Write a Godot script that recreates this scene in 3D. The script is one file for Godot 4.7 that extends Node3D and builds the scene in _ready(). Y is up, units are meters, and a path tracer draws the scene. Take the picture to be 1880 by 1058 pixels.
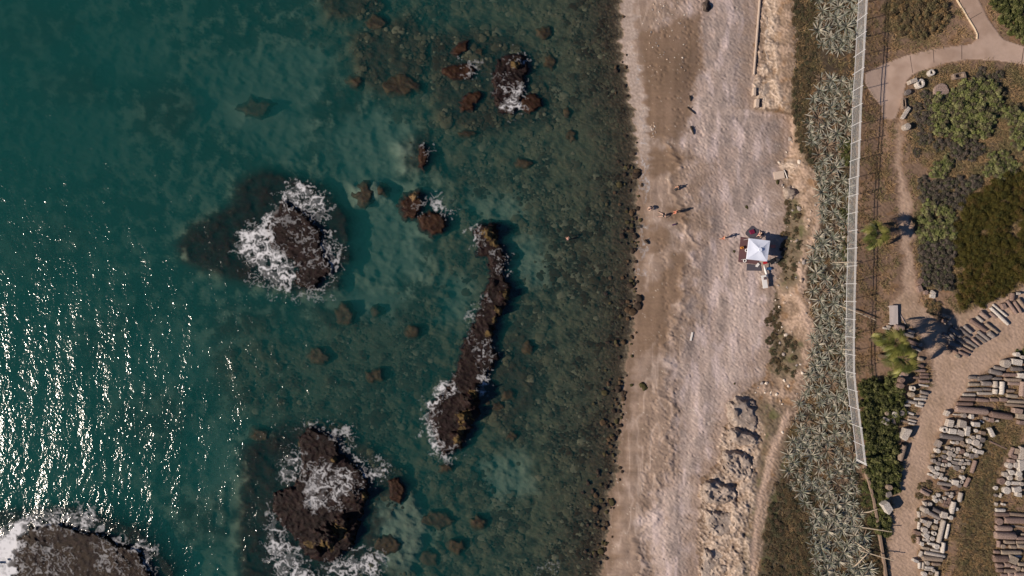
extends Node3D
# A beach, a rocky shore and a yard of old column shafts, seen from a drone 94 m above the sea, looking straight down.
const EYE := 94.0                       # height of the camera over the sea, metres
const K := 0.75 / 940.0                 # half the picture's width is 0.75 of the height
var rng := RandomNumberGenerator.new()
var names := {}
var mats := {}
var nz := {}
var masks := {}

# ---------- camera, sky, sun, exposure ----------
func set_up() -> void:
	var cam := Camera3D.new()
	cam.name = "camera"
	cam.position = Vector3(0, EYE, 0)
	cam.rotation_degrees = Vector3(-90, 0, 0)
	cam.fov = rad_to_deg(2.0 * atan(0.75 * 529.0 / 940.0))
	cam.near = 0.5
	cam.far = 4000.0
	add_child(cam)
	cam.current = true
	var sky_look := ProceduralSkyMaterial.new()
	sky_look.sky_top_color = Color(0.30, 0.46, 0.70)
	sky_look.sky_horizon_color = Color(0.66, 0.72, 0.78)
	sky_look.sky_curve = 0.12
	sky_look.ground_bottom_color = Color(0.25, 0.22, 0.19)
	sky_look.ground_horizon_color = Color(0.45, 0.45, 0.45)
	sky_look.sky_energy_multiplier = 0.62
	var sky := Sky.new()
	sky.sky_material = sky_look
	var env := Environment.new()
	env.background_mode = Environment.BG_SKY
	env.sky = sky
	env.tonemap_mode = Environment.TONE_MAPPER_LINEAR
	env.tonemap_exposure = 1.2
	env.sdfgi_enabled = true
	env.ssao_enabled = true
	env.ssil_enabled = true
	env.volumetric_fog_enabled = true
	env.volumetric_fog_density = 0.0
	var world := WorldEnvironment.new()
	world.name = "world_environment"
	world.environment = env
	add_child(world)
	var sun := DirectionalLight3D.new()
	sun.name = "sun"
	var el := deg_to_rad(30.5)
	var az := deg_to_rad(14.0)
	sun.basis = Basis.looking_at(Vector3(cos(el) * cos(az), -sin(el), -cos(el) * sin(az)), Vector3.UP)
	sun.light_energy = 1.5
	sun.light_color = Color(1.0, 0.94, 0.87)
	sun.light_angular_distance = 0.5
	sun.shadow_enabled = true
	add_child(sun)

# ---------- helpers ----------
func P(px: float, py: float, y := 0.0) -> Vector3:   # the point at height y that the photograph shows at this pixel
	return Vector3((px - 940.0) * K * (EYE - y), y, (py - 529.0) * K * (EYE - y))

func G(px: float, py: float, up := 0.0) -> Vector3:  # the same, on the ground
	return P(px, py, ground_y(px, py) + up)

func to_px(v: Vector3) -> Vector2:
	return Vector2(v.x / (K * (EYE - v.y)) + 940.0, v.z / (K * (EYE - v.y)) + 529.0)

func on_ground(x: float, z: float) -> Vector3:       # a world place, set on the ground
	var y := 2.0
	for i in 4:
		var q := to_px(Vector3(x, y, z))
		y = ground_y(q.x, q.y)
	return Vector3(x, y, z)

func numbered(called: String) -> String:
	var n: int = names.get(called, 0)
	names[called] = n + 1
	return called if n == 0 else "%s_%03d" % [called, n]

func tag(o: Node, label: String, category: String, group := "") -> void:
	o.set_meta("label", label)
	o.set_meta("category", category)
	if group:
		o.set_meta("group", group)

func thing(called: String, label: String, category: String, at := Vector3.ZERO, turn := 0.0, group := "") -> Node3D:
	var o := Node3D.new()
	o.name = numbered(called)
	add_child(o)
	o.position = at
	o.rotation.y = turn
	tag(o, label, category, group)
	return o

func part(called: String, m: Mesh, mat: Material, parent: Node, at := Vector3.ZERO, turn := Vector3.ZERO, sz := Vector3.ONE) -> MeshInstance3D:
	var o := MeshInstance3D.new()
	o.name = called
	o.mesh = m
	o.material_override = mat
	o.position = at
	o.rotation = turn
	o.scale = sz
	parent.add_child(o, true)
	return o

func one(called: String, m: Mesh, mat: Material, label: String, category: String, group := "", at := Vector3.ZERO, b := Basis.IDENTITY) -> MeshInstance3D:
	var o := MeshInstance3D.new()
	o.name = numbered(called)
	o.mesh = m
	o.material_override = mat
	o.transform = Transform3D(b, at)
	add_child(o)
	tag(o, label, category, group)
	return o

func setting(called: String, m: Mesh, mat: Material, kind := "structure") -> MeshInstance3D:
	var o := MeshInstance3D.new()
	o.name = numbered(called)
	o.mesh = m
	o.material_override = mat
	o.set_meta("kind", kind)
	add_child(o)
	return o

func noise(called: String, sd: int, freq: float, oct := 3, type := FastNoiseLite.TYPE_SIMPLEX_SMOOTH, ridged := false) -> void:
	var n := FastNoiseLite.new()
	n.seed = sd
	n.frequency = freq
	n.noise_type = type
	n.fractal_type = FastNoiseLite.FRACTAL_RIDGED if ridged else FastNoiseLite.FRACTAL_FBM
	if oct == 1:
		n.fractal_type = FastNoiseLite.FRACTAL_NONE
	n.fractal_octaves = oct
	nz[called] = n

func grain_texture(freq: float, sd: int, size := 512) -> NoiseTexture2D:
	var n := FastNoiseLite.new()
	n.seed = sd
	n.frequency = freq
	n.fractal_octaves = 4
	var t := NoiseTexture2D.new()
	t.width = size
	t.height = size
	t.seamless = true
	t.noise = n
	return t

# a material with vertex colours and fine relief; colours below are linear, as measured for such matter
func rough_mat(called: String, c: Color, rough := 0.95, bump := 0.0, tile := 1.0, vertex := false, spec := 0.3) -> StandardMaterial3D:
	var m := StandardMaterial3D.new()
	m.resource_name = called
	m.albedo_color = c.linear_to_srgb() if not vertex else Color.WHITE
	m.vertex_color_use_as_albedo = vertex
	m.roughness = rough
	m.metallic_specular = spec
	if bump > 0.0:
		m.heightmap_enabled = true
		m.heightmap_texture = mats["grain"]
		m.heightmap_scale = bump
		m.uv1_triplanar = true
		m.uv1_world_triplanar = true
		m.uv1_scale = Vector3.ONE / tile
	mats[called] = m
	return m

func mesh_of(v: PackedVector3Array, n: PackedVector3Array, c: PackedColorArray, i: PackedInt32Array) -> ArrayMesh:
	var a := []
	a.resize(Mesh.ARRAY_MAX)
	a[Mesh.ARRAY_VERTEX] = v
	if n.size():
		a[Mesh.ARRAY_NORMAL] = n
	if c.size():
		a[Mesh.ARRAY_COLOR] = c
	if i.size():
		a[Mesh.ARRAY_INDEX] = i
	var m := ArrayMesh.new()
	m.add_surface_from_arrays(Mesh.PRIMITIVE_TRIANGLES, a)
	return m

func along(pts: Array, t: float, key := 1) -> float:    # value at t in [[value, t], ...], sorted by t
	if t <= pts[0][key]:
		return pts[0][0]
	for k in pts.size() - 1:
		var b: float = pts[k + 1][key]
		if t <= b:
			var a: float = pts[k][key]
			return lerpf(pts[k][0], pts[k + 1][0], (t - a) / (b - a))
	return pts[-1][0]

func edge_distance(p: Vector2, poly: PackedVector2Array) -> float:   # > 0 inside
	var best := 1e18
	var inside := false
	var n := poly.size()
	var b := poly[n - 1]
	for k in n:
		var a := poly[k]
		var ab := b - a
		var t := clampf((p - a).dot(ab) / maxf(ab.length_squared(), 1e-9), 0.0, 1.0)
		best = minf(best, (p - a - ab * t).length_squared())
		if (a.y > p.y) != (b.y > p.y) and p.x < (b.x - a.x) * (p.y - a.y) / (b.y - a.y) + a.x:
			inside = not inside
		b = a
	return sqrt(best) if inside else -sqrt(best)

func poly(a: Array) -> PackedVector2Array:
	var out := PackedVector2Array()
	for k in range(0, a.size(), 2):
		out.append(Vector2(a[k], a[k + 1]))
	return out

# ---------- what the ground is made of, on a raster of 4-pixel cells ----------
const MX := -320
const MY := -320
const MW := 640
const MH := 430

func mask(called: String, polys: Array, soft := 4.0) -> void:
	var m: PackedFloat32Array = masks.get(called, PackedFloat32Array())
	if m.is_empty():
		m.resize(MW * MH)
	for a in polys:
		var q := poly(a)
		var r := Rect2(q[0], Vector2.ZERO)
		for p in q:
			r = r.expand(p)
		r = r.grow(soft + 4.0)
		for j in range(maxi(0, int((r.position.y - MY) / 4)), mini(MH - 1, int((r.end.y - MY) / 4) + 1)):
			for i in range(maxi(0, int((r.position.x - MX) / 4)), mini(MW - 1, int((r.end.x - MX) / 4) + 1)):
				var d := edge_distance(Vector2(MX + i * 4, MY + j * 4), q)
				if d > -soft:
					var w := smoothstep(-soft, soft, d)
					if w > m[j * MW + i]:
						m[j * MW + i] = w
	masks[called] = m

func look(m: PackedFloat32Array, px: float, py: float) -> float:
	var x := clampf((px - MX) * 0.25, 0.0, MW - 2.01)
	var y := clampf((py - MY) * 0.25, 0.0, MH - 2.01)
	var i := int(x)
	var j := int(y)
	x -= i
	y -= j
	var k := j * MW + i
	return lerpf(lerpf(m[k], m[k + 1], x), lerpf(m[k + MW], m[k + MW + 1], x), y)

const SHORE := [[1136, -300], [1140, 0], [1143, 90], [1157, 180], [1168, 250], [1172, 330], [1173, 420], [1166, 500], [1168, 560], [1161, 610], [1150, 660], [1146, 720], [1138, 780], [1135, 860], [1123, 900], [1118, 960], [1112, 1000], [1108, 1058], [1100, 1360]]
const FOOT := [[1395, -300], [1395, 0], [1385, 100], [1384, 200], [1452, 212], [1452, 260], [1440, 300], [1442, 420], [1438, 480], [1420, 530], [1425, 600], [1405, 690], [1362, 725], [1330, 790], [1318, 850], [1288, 880], [1284, 940], [1280, 1000], [1283, 1058], [1283, 1360]]
const BROW := [[1452, -300], [1455, 0], [1462, 100], [1454, 200], [1470, 260], [1484, 300], [1502, 340], [1504, 400], [1492, 450], [1474, 500], [1478, 540], [1492, 600], [1490, 660], [1478, 725], [1450, 780], [1440, 850], [1404, 940], [1388, 1058], [1380, 1360]]
const RAIL := [[1612, -300], [1592, 0], [1589, 60], [1586, 120], [1582, 180], [1580, 250], [1578, 330], [1576, 400], [1574, 470], [1572, 540], [1571, 620], [1571.5, 690], [1575, 725], [1579.5, 770], [1584.5, 810], [1590, 854]]

var prints := PackedFloat32Array()      # footprints on the sand, on a raster of 2-pixel cells from (1100, -20)
var w_sand: PackedFloat32Array
var w_weed: PackedFloat32Array
var w_reef: PackedFloat32Array
var shore_at := PackedFloat32Array()
var foot_at := PackedFloat32Array()
var brow_at := PackedFloat32Array()

func lines() -> void:     # the three lines, one value for each pixel row
	for r in range(-400, 1500):
		shore_at.append(along(SHORE, r) + nz.mid.get_noise_2d(0, r * 2.0) * 9.0 + nz.fine.get_noise_2d(40, r * 0.5) * 5.0)
		foot_at.append(along(FOOT, r) + nz.mid.get_noise_2d(300, r * 2.0) * 8.0)
		brow_at.append(along(BROW, r) + nz.mid.get_noise_2d(600, r * 2.0) * 6.0)

func ground_y(px: float, py: float) -> float:
	var r := clampi(int(py) + 400, 0, 1899)
	var s := shore_at[r]
	var f := foot_at[r]
	var b := brow_at[r]
	if px < s:
		var off := s - px
		var d := off * 0.0030 if off < 230.0 else 0.69 + (off - 230.0) * 0.0030 if off < 560.0 else 1.68 + (off - 560.0) * 0.0034
		var reef := look(w_reef, px, py)
		var bump: float = nz.mid.get_noise_2d(px, py)
		d += bump * minf(d, 1.0) * 0.5
		d = lerpf(d, minf(d, 0.34 + bump * 0.35), reef)
		d -= look(w_weed, px, py) * clampf(d - 0.9, 0.0, 1.4) * (0.8 + bump * 0.5)
		d += look(w_sand, px, py) * minf(0.55, d * 0.5) * (1.0 - reef)
		var stones: float = nz.stone.get_noise_2d(px, py)
		return -d + stones * 0.10 * smoothstep(0.0, 60.0, off)
	if px < f:
		var t := (px - s) / maxf(f - s, 1.0)
		var crest: float = px - s - 80.0 - 14.0 * sin(py * 0.017) - nz.mid.get_noise_2d(px * 0.2, py * 0.5) * 30.0      # the berm that the last high water left
		return 1.5 * t + 0.15 * exp(-crest * crest / 40.0) * smoothstep(235.0, 265.0, py) + 0.12 * sin(t * 9.0 + nz.wide.get_noise_2d(px, py) * 2.0) * t * (1.0 - t) * 4.0
	if px < b:
		var t := (px - f) / maxf(b - f, 1.0)
		return lerpf(1.5, 3.3, smoothstep(0.0, 1.0, t)) + nz.mid.get_noise_2d(px, py) * 0.35 * (1.0 - absf(t * 2.0 - 1.0))
	return 3.3 + minf((px - b) / 110.0, 1.0) * 0.7 + clampf((px - 1600.0) / 280.0, 0.0, 1.0) * 0.5 + nz.wide.get_noise_2d(px, py) * 0.12

# ---------- the lie of the land ----------
func lay_masks() -> void:
	mask("reef", [
		[318, 450, 345, 408, 420, 372, 430, 332, 480, 306, 540, 318, 600, 338, 645, 400, 652, 470, 625, 535, 560, 548, 480, 530, 420, 520, 370, 502, 332, 482],
		[440, 820, 520, 770, 620, 770, 740, 860, 790, 960, 760, 1058, 700, 1130, 440, 1130, 430, 960],
		[-40, 930, 140, 920, 260, 960, 330, 1040, 330, 1130, -40, 1130],
		[640, 60, 760, 20, 800, 90, 770, 160, 700, 180, 650, 150], [780, 60, 900, 50, 1000, 100, 1010, 220, 900, 250, 800, 230],
		[640, 340, 700, 330, 720, 370, 650, 380], [720, 260, 790, 240, 800, 310, 740, 320],
		[870, 640, 960, 600, 990, 720, 950, 800, 880, 780], [560, -60, 720, -80, 700, 40, 600, 40]], 16.0)
	mask("weed", [[380, 640, 470, 600, 560, 640, 640, 600, 700, 640, 720, 700, 740, 790, 690, 840, 600, 780, 520, 790, 440, 760, 400, 700], [-200, 20, 60, 0, 160, 40, 80, 110, -200, 130], [240, 180, 330, 150, 380, 190, 330, 260, 250, 250], [130, 600, 250, 560, 240, 640, 160, 680], [200, 740, 330, 700, 360, 780, 300, 830, 210, 800],[0, 420, 120, 380, 180, 440, 90, 520, 0, 510], [300, 930, 420, 880, 440, 1000, 330, 1000], [420, 190, 500, 170, 520, 210, 440, 235], [560, 560, 640, 540, 760, 560, 800, 640, 760, 700, 620, 660], [60, 130, 180, 120, 200, 190, 80, 190], [420, 560, 520, 570, 500, 640, 380, 620]], 26.0)
	mask("bed", [
		[360, 130, 450, 100, 560, 80, 612, 104, 570, 200, 565, 285, 480, 292, 430, 240, 380, 220], [590, 250, 690, 200, 760, 235, 735, 330, 765, 405, 775, 500, 705, 522, 655, 490, 662, 400, 610, 325],
		[860, 362, 950, 360, 965, 398, 930, 412, 862, 404], [945, 428, 992, 440, 1004, 520, 955, 532, 932, 480], [255, 615, 330, 600, 388, 640, 378, 700, 300, 712, 240, 690], [350, 780, 420, 800, 432, 880, 380, 912, 340, 850],
		[60, 220, 200, 200, 240, 270, 150, 330, 60, 300], [20, 700, 120, 720, 150, 800, 60, 840, 0, 790], [640, 520, 740, 540, 720, 590, 640, 570], [820, 500, 870, 520, 860, 600, 800, 590], [880, 840, 960, 830, 980, 900, 900, 930],
		[700, 940, 760, 900, 800, 980, 760, 1058, 700, 1040], [570, 92, 612, 96, 604, 130, 560, 128], [150, 60, 300, 50, 320, 130, 190, 150]], 22.0)
	mask("cobble", [[600, -100, 1200, -100, 1200, 1140, 640, 1140, 700, 1000, 700, 860, 560, 780, 420, 760, 390, 650, 470, 600, 620, 590, 760, 560, 800, 520, 790, 430, 830, 380, 800, 310, 700, 190, 620, 140, 560, 60]], 44.0)
	mask("wet", [[1172, 60, 1215, 50, 1285, 20, 1292, 120, 1268, 180, 1264, 240, 1225, 252, 1180, 262, 1182, 150], [1188, 276, 1232, 270, 1262, 288, 1238, 322, 1186, 322], [1188, 420, 1236, 416, 1218, 452, 1190, 446],
		[1176, 545, 1215, 500, 1256, 488, 1250, 540, 1205, 630, 1166, 660, 1168, 580], [1205, 600, 1232, 585, 1226, 640, 1200, 650], [1190, 452, 1214, 450, 1210, 464, 1188, 462], [1226, 380, 1260, 384, 1262, 410, 1228, 406],
		[1236, 460, 1262, 470, 1250, 510, 1232, 500]], 7.0)
	mask("grit", [[1292, -60, 1392, -60, 1388, 60, 1386, 200, 1450, 215, 1452, 290, 1432, 340, 1340, 330, 1300, 240, 1284, 120], [1290, 330, 1330, 400, 1310, 480, 1300, 600, 1280, 700, 1266, 800, 1262, 1140, 1230, 1140, 1236, 860, 1250, 700, 1262, 560, 1290, 470, 1280, 380],
		[1340, 300, 1400, 330, 1360, 440, 1345, 560, 1325, 700, 1306, 800, 1280, 870, 1270, 860, 1300, 700, 1330, 520, 1338, 400]], 12.0)
	mask("concrete", [[1752, -60, 1785, -60, 1797, 0, 1818, 40, 1842, 72, 1880, 85, 2100, 110, 2100, 160, 1880, 118, 1830, 111, 1780, 109, 1735, 116, 1690, 131, 1674, 138, 1665, 148, 1656, 190, 1644, 218, 1622, 219, 1618, 195, 1602, 176, 1588, 152, 1590, 134, 1630, 115, 1668, 101, 1720, 89, 1785, 81, 1794, 70, 1785, 48, 1765, 15]], 2.0)
	mask("gravel", [[1652, 365, 1670, 358, 1676, 430, 1668, 450, 1680, 500, 1690, 560, 1725, 592, 1800, 562, 1880, 530, 2100, 500, 2100, 660, 1880, 640, 1800, 690, 1760, 740, 1722, 800, 1710, 850, 1696, 900, 1682, 960, 1692, 1058, 1692, 1200, 1625, 1200, 1632, 1000, 1648, 900, 1660, 850, 1678, 790, 1688, 740, 1716, 700, 1700, 640, 1680, 600, 1640, 590, 1632, 562, 1655, 540, 1660, 480, 1652, 420],
		[1648, 220, 1658, 218, 1655, 300, 1668, 360, 1652, 370, 1644, 300]], 7.0)
	mask("scrub", [[1455, -60, 1500, -60, 1500, 60, 1508, 130, 1480, 150, 1476, 230, 1496, 300, 1480, 300, 1455, 240, 1452, 200, 1464, 100], [1440, 800, 1470, 780, 1490, 900, 1500, 1000, 1520, 1200, 1392, 1200, 1398, 1000, 1420, 900],
		[1420, 520, 1440, 600, 1470, 640, 1462, 700, 1420, 690, 1410, 640, 1405, 590], [1440, 360, 1470, 370, 1480, 420, 1470, 520, 1440, 540, 1425, 470, 1440, 430], [1630, 0, 1730, -20, 1735, 60, 1690, 75, 1630, 60],
		[1690, 130, 1900, 120, 1960, 400, 1960, 520, 1880, 530, 1760, 575, 1745, 500, 1690, 500, 1680, 400, 1740, 300, 1670, 270, 1672, 200], [1770, 800, 1840, 760, 1880, 790, 1832, 860, 1830, 1120, 1750, 1120, 1760, 960], [1388, 742, 1422, 738, 1436, 768, 1408, 850, 1400, 890, 1392, 912, 1380, 960, 1378, 1010, 1372, 1140, 1352, 1140, 1362, 1010, 1376, 940, 1388, 890, 1396, 830, 1400, 790], [1576, 860, 1625, 1000, 1640, 1120, 1560, 1120, 1570, 950]], 9.0)  # scrub patches, plus the shaded slope east of the outcrops, darkened by colour
	mask("pale", [[1408, -40, 1428, -40, 1430, 60, 1432, 150, 1446, 200, 1384, 203, 1386, 160, 1400, 120, 1404, 50], [1332, 735, 1362, 718, 1384, 742, 1402, 790, 1396, 830, 1386, 880, 1392, 912, 1378, 960, 1382, 1000, 1372, 1140, 1282, 1140, 1290, 1000, 1284, 940, 1284, 890, 1318, 870, 1318, 800, 1328, 760],
		[1425, 295, 1460, 290, 1470, 310, 1440, 335, 1422, 330], [1440, 345, 1470, 345, 1468, 360, 1445, 362]], 5.0)
	mask("trail", [[1444, 752, 1452, 760, 1424, 830, 1412, 880, 1400, 910, 1394, 960, 1388, 1010, 1382, 1140, 1373, 1140, 1379, 1010, 1385, 958, 1392, 905, 1402, 872, 1414, 826],
		[1452, 212, 1460, 230, 1455, 260, 1450, 290, 1446, 262, 1448, 235], [1502, 350, 1508, 380, 1502, 430, 1490, 456, 1484, 456, 1490, 430, 1498, 400], [1466, 480, 1476, 500, 1482, 520, 1474, 530, 1462, 500], [1462, 540, 1476, 560, 1496, 605, 1488, 640, 1484, 610, 1470, 580]], 3.0)
	w_reef = masks.reef
	w_weed = masks.weed
	w_sand = masks.bed

func footprints() -> void:
	prints.resize(200 * 560)
	var put := func(x: float, y: float, r: float, deep: float) -> void:
		for j in range(int((y + 20 - r) / 2), int((y + 20 + r) / 2) + 1):
			for i in range(int((x - 1100 - r) / 2), int((x - 1100 + r) / 2) + 1):
				if i >= 0 and i < 200 and j >= 0 and j < 560:
					prints[j * 200 + i] = maxf(prints[j * 200 + i], deep)
	for a in [[1203, 715, 1182, 860], [1182, 860, 1190, 1070], [1226, 715, 1228, 800], [1228, 800, 1222, 1070], [1280, -10, 1300, 180], [1258, 20, 1268, 180], [1300, 180, 1245, 420], [1245, 330, 1320, 440], [1210, 440, 1250, 700], [1196, 770, 1180, 1000], [1330, 420, 1376, 560], [1240, 700, 1250, 1000]]:
		var n := int(Vector2(a[2] - a[0], a[3] - a[1]).length() / 7.0)
		for k in n:
			var t := float(k) / n
			put.call(lerpf(a[0], a[2], t) + (2.4 if k % 2 == 0 else -2.4) + sin(t * 9.0) * 5.0 + rng.randf_range(-1.5, 1.5), lerpf(a[1], a[3], t) + rng.randf_range(-1.5, 1.5), 1.2, 0.06)
	for k in 900:
		var y := rng.randf_range(-15, 1070)
		put.call(rng.randf_range(shore_at[int(y) + 400] + 50.0, foot_at[int(y) + 400]), y, 1.2, rng.randf_range(0.03, 0.08))

func axis(lo: float, stops: Array) -> PackedFloat32Array:   # stops: [[until, step], ...]
	var a := PackedFloat32Array([lo])
	for s in stops:
		while a[-1] < s[0] - 0.01:
			a.append(minf(a[-1] + s[1], s[0]))
	return a

func mixc(a: Color, b: Color, t: float) -> Color:
	return a.lerp(b, clampf(t, 0.0, 1.0))

func land() -> void:
	var xs := axis(-320, [[-20, 15], [1100, 3], [1890, 2], [2220, 15]])
	var ys := axis(-320, [[-20, 15], [1078, 2], [1380, 15]])
	var nx := xs.size()
	var ny := ys.size()
	var v := PackedVector3Array()
	var c := PackedColorArray()
	var zone := PackedByteArray()
	v.resize(nx * ny)
	c.resize(nx * ny)
	zone.resize(nx * ny)
	var wide: FastNoiseLite = nz.wide
	var mid: FastNoiseLite = nz.mid
	var fine: FastNoiseLite = nz.fine
	var stone: FastNoiseLite = nz.stone
	var tread: FastNoiseLite = nz.tread
	var m_bed: PackedFloat32Array = masks.bed
	var m_weed: PackedFloat32Array = masks.weed
	var m_cob: PackedFloat32Array = masks.cobble
	var m_wet: PackedFloat32Array = masks.wet
	var m_grit: PackedFloat32Array = masks.grit
	var m_con: PackedFloat32Array = masks.concrete
	var m_gra: PackedFloat32Array = masks.gravel
	var m_scrub_shade: PackedFloat32Array = masks.scrub
	var m_pale: PackedFloat32Array = masks.pale
	var m_tra: PackedFloat32Array = masks.trail
	for j in ny:
		var py := ys[j]
		var r := clampi(int(py) + 400, 0, 1899)
		var s := shore_at[r]
		var f := foot_at[r]
		var b := brow_at[r]
		for i in nx:
			var px := xs[i]
			var k := j * nx + i
			var y := ground_y(px, py)
			var w := wide.get_noise_2d(px, py)
			var m := mid.get_noise_2d(px, py)
			var g := fine.get_noise_2d(px, py)
			var qx := px + m * 10.0 + g * 4.0
			var qy := py + mid.get_noise_2d(px + 900.0, py) * 10.0
			var col: Color
			var z := 0
			if px < s:
				var st := stone.get_noise_2d(px, py)
				var cob := look(m_cob, qx, qy)
				var reef := look(w_reef, qx + m * 14.0, qy + g * 6.0)
				var bed := look(m_bed, qx + m * 16.0, qy + w * 10.0)
				col = mixc(Color(0.15, 0.19, 0.14), Color(0.022, 0.019, 0.014), 0.66 + w * 2.2 + m * 2.4 + g * 1.1)
				col = mixc(col, Color(0.022, 0.018, 0.013), look(m_weed, qx + m * 20.0, qy + w * 14.0) * (0.75 + m * 0.9))
				var algae := mixc(Color(0.070, 0.066, 0.040), Color(0.024, 0.015, 0.010), 0.5 + m * 1.9 + w * 1.2 + st * 0.4)
				algae = mixc(algae, Color(0.12, 0.118, 0.078), 0.0 + g * 1.3 + w * 0.5)
				col = mixc(col, algae, cob * 0.95)
				col = mixc(col, Color(0.015, 0.010, 0.009) * (1.0 + g * 0.7), reef * (0.95 - 0.3 * cob))
				col = mixc(col, Color(0.19, 0.25, 0.195), bed * (0.85 + m * 0.3) * (1.0 - 0.35 * cob))
				y += st * 0.10 * cob + g * 0.07 * cob
				var near := smoothstep(120.0, 4.0, s - px + m * 60.0)
				col = mixc(col, Color(0.05, 0.036, 0.025) * (1.0 + g), near * 0.8)
				col = mixc(col, Color(0.22, 0.175, 0.125), smoothstep(14.0, -2.0, s - px + g * 14.0) * 0.8)
			elif px < f and not (px > f - 3.0 and look(m_pale, qx, qy) > 0.5):
				z = 1
				var wet := look(m_wet, qx, qy)
				var grit := look(m_grit, qx + w * 10.0, qy)
				wet = maxf(wet, smoothstep(30.0, 10.0, px - s + m * 14.0) * 0.75)
				var damp := smoothstep(118.0, 60.0, px - s + w * 70.0 + m * 40.0)
				var tr := tread.get_noise_2d(px * 0.94 + py * 0.33, (py * 0.94 - px * 0.33) * 0.7)
				var loose := (1.0 - wet) * smoothstep(30.0, 110.0, px - s + m * 50.0)
				y += (tr * (0.016 + 0.05 * loose) + rng.randf_range(-0.014, 0.014) * loose) * (1.0 - wet * 0.95) + m * 0.03 * (1.0 - wet)
				y += 0.07 * smoothstep(0.35, 0.75, mid.get_noise_2d(px * 1.2 + 77.0, py * 0.35)) * (1.0 - wet) * smoothstep(20.0, 60.0, px - s)
				col = mixc(Color(0.37, 0.285, 0.25), Color(0.445, 0.36, 0.325), 0.4 + w * 0.9 + m * 0.5)
				col = mixc(col, Color(0.245, 0.20, 0.185), grit * (0.66 + m * 0.7))
				col = mixc(col, Color(0.52, 0.43, 0.425), smoothstep(0.0, 0.5, mid.get_noise_2d(px * 1.2, py * 0.4 + 400.0)) * 0.6)
				col = mixc(col, Color(0.25, 0.17, 0.115), smoothstep(0.05, 0.5, mid.get_noise_2d(px * 0.7 + 50.0, py * 0.35 + 900.0)) * (1.0 - loose) * 0.6)
				col = mixc(col, Color(0.27, 0.198, 0.152) * (1.0 + m * 0.35), damp * 0.85)
				col = mixc(col, Color(0.205, 0.140, 0.098) * (1.0 + w * 0.2), wet * 0.92)
				col = mixc(col, Color(0.55, 0.44, 0.38), smoothstep(0.10, 0.0, absf(mid.get_noise_2d(px * 0.8 + 31.0, py * 0.22) + 0.05)) * (1.0 - wet) * 0.4 * smoothstep(160.0, 60.0, px - s))
				var pi := (int(py) + 20) / 2 * 200 + (int(px) - 1100) / 2
				if pi >= 0 and pi < prints.size() and py > -20.0 and px < 1498.0:
					y -= prints[pi]
				col = mixc(col, Color(0.40, 0.325, 0.285) * (1.0 + g * 0.3), smoothstep(30.0, 22.0, px - s + m * 8.0) * smoothstep(-4.0, 6.0, px - s) * smoothstep(330.0, 250.0, py) * 0.85)
				var drift := mid.get_noise_2d(px * 1.1 + 200.0, py * 1.1)
				col = mixc(col, Color(0.60, 0.53, 0.45), smoothstep(0.42, 0.62, fine.get_noise_2d(px * 2.0, py * 2.0)) * smoothstep(0.1, 0.4, drift) * 0.7)
				col *= 1.0 + g * 0.16 + mid.get_noise_2d(px * 1.7 + 60.0, py * 0.16) * 0.24 + rng.randf_range(-0.05, 0.05)
				var soil := smoothstep(40.0, 6.0, f - px + m * 20.0)
				col = mixc(col, Color(0.24, 0.17, 0.125), soil * 0.6)
			else:
				var pale := look(m_pale, qx, qy)
				var scrub_shade := look(m_scrub_shade, qx, qy)
				var tra := look(m_tra, px + m * 3.0, py)
				var gra := look(m_gra, qx, qy)
				var con := look(m_con, px, py)
				z = 2
				if px < b + 6.0:
					col = mixc(Color(0.20, 0.145, 0.108), Color(0.34, 0.25, 0.195), 0.4 + m * 1.6 + g * 0.8)
					y += g * 0.10 + tread.get_noise_2d(px, py) * 0.04
				else:
					col = mixc(Color(0.19, 0.128, 0.092), Color(0.29, 0.19, 0.128), 0.45 + w * 1.0 + m * 0.9)
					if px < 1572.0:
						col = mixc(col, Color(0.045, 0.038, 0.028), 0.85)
					y += g * 0.05
				col = mixc(col, Color(0.22, 0.125, 0.06), smoothstep(0.15, 0.5, mid.get_noise_2d(px + 333.0, py)) * 0.55)
				col = mixc(col, Color(0.098, 0.082, 0.055), scrub_shade * (0.72 + g * 0.5))  # scrub litter; also paints the shade on the slope beside the trail
				col = mixc(col, Color(0.085, 0.09, 0.04), scrub_shade * smoothstep(0.1, 0.45, mid.get_noise_2d(px * 0.9 + 700.0, py * 0.9)) * 0.7)
				col = mixc(col, Color(0.38, 0.305, 0.25) * (1.0 + g * 0.5), pale * (0.55 + m * 0.9 + g * 0.5))
				y += pale * (m * 0.3 + g * 0.05 + 0.1)
				col = mixc(col, Color(0.40, 0.295, 0.235), tra)
				col = mixc(col, mixc(Color(0.41, 0.295, 0.225), Color(0.33, 0.235, 0.17), 0.3 + w + m * 1.1 + g * 0.5), gra)
				col *= 1.0 + g * 0.28 + rng.randf_range(-0.07, 0.07)
				if gra > 0.5:
					z = 3
				if con > 0.5:
					z = 4
					col = mixc(Color(0.44, 0.325, 0.262), Color(0.35, 0.25, 0.195), 0.35 + w * 1.3 + m * 1.1 + g * 0.3) * (1.0 + g * 0.08)
					y = ground_y(px, py) + 0.06
				if px > b and px < b + 3.0 and con < 0.5 and scrub_shade < 0.4:
					col = mixc(col, Color(0.46, 0.345, 0.265), 0.7)
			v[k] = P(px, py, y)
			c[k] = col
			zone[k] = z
	var n := PackedVector3Array()
	n.resize(nx * ny)
	for j in ny:
		var j0 := maxi(j - 1, 0) * nx
		var j1 := mini(j + 1, ny - 1) * nx
		for i in nx:
			n[j * nx + i] = (v[j1 + i] - v[j0 + i]).cross(v[j * nx + mini(i + 1, nx - 1)] - v[j * nx + maxi(i - 1, 0)]).normalized()
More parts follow.
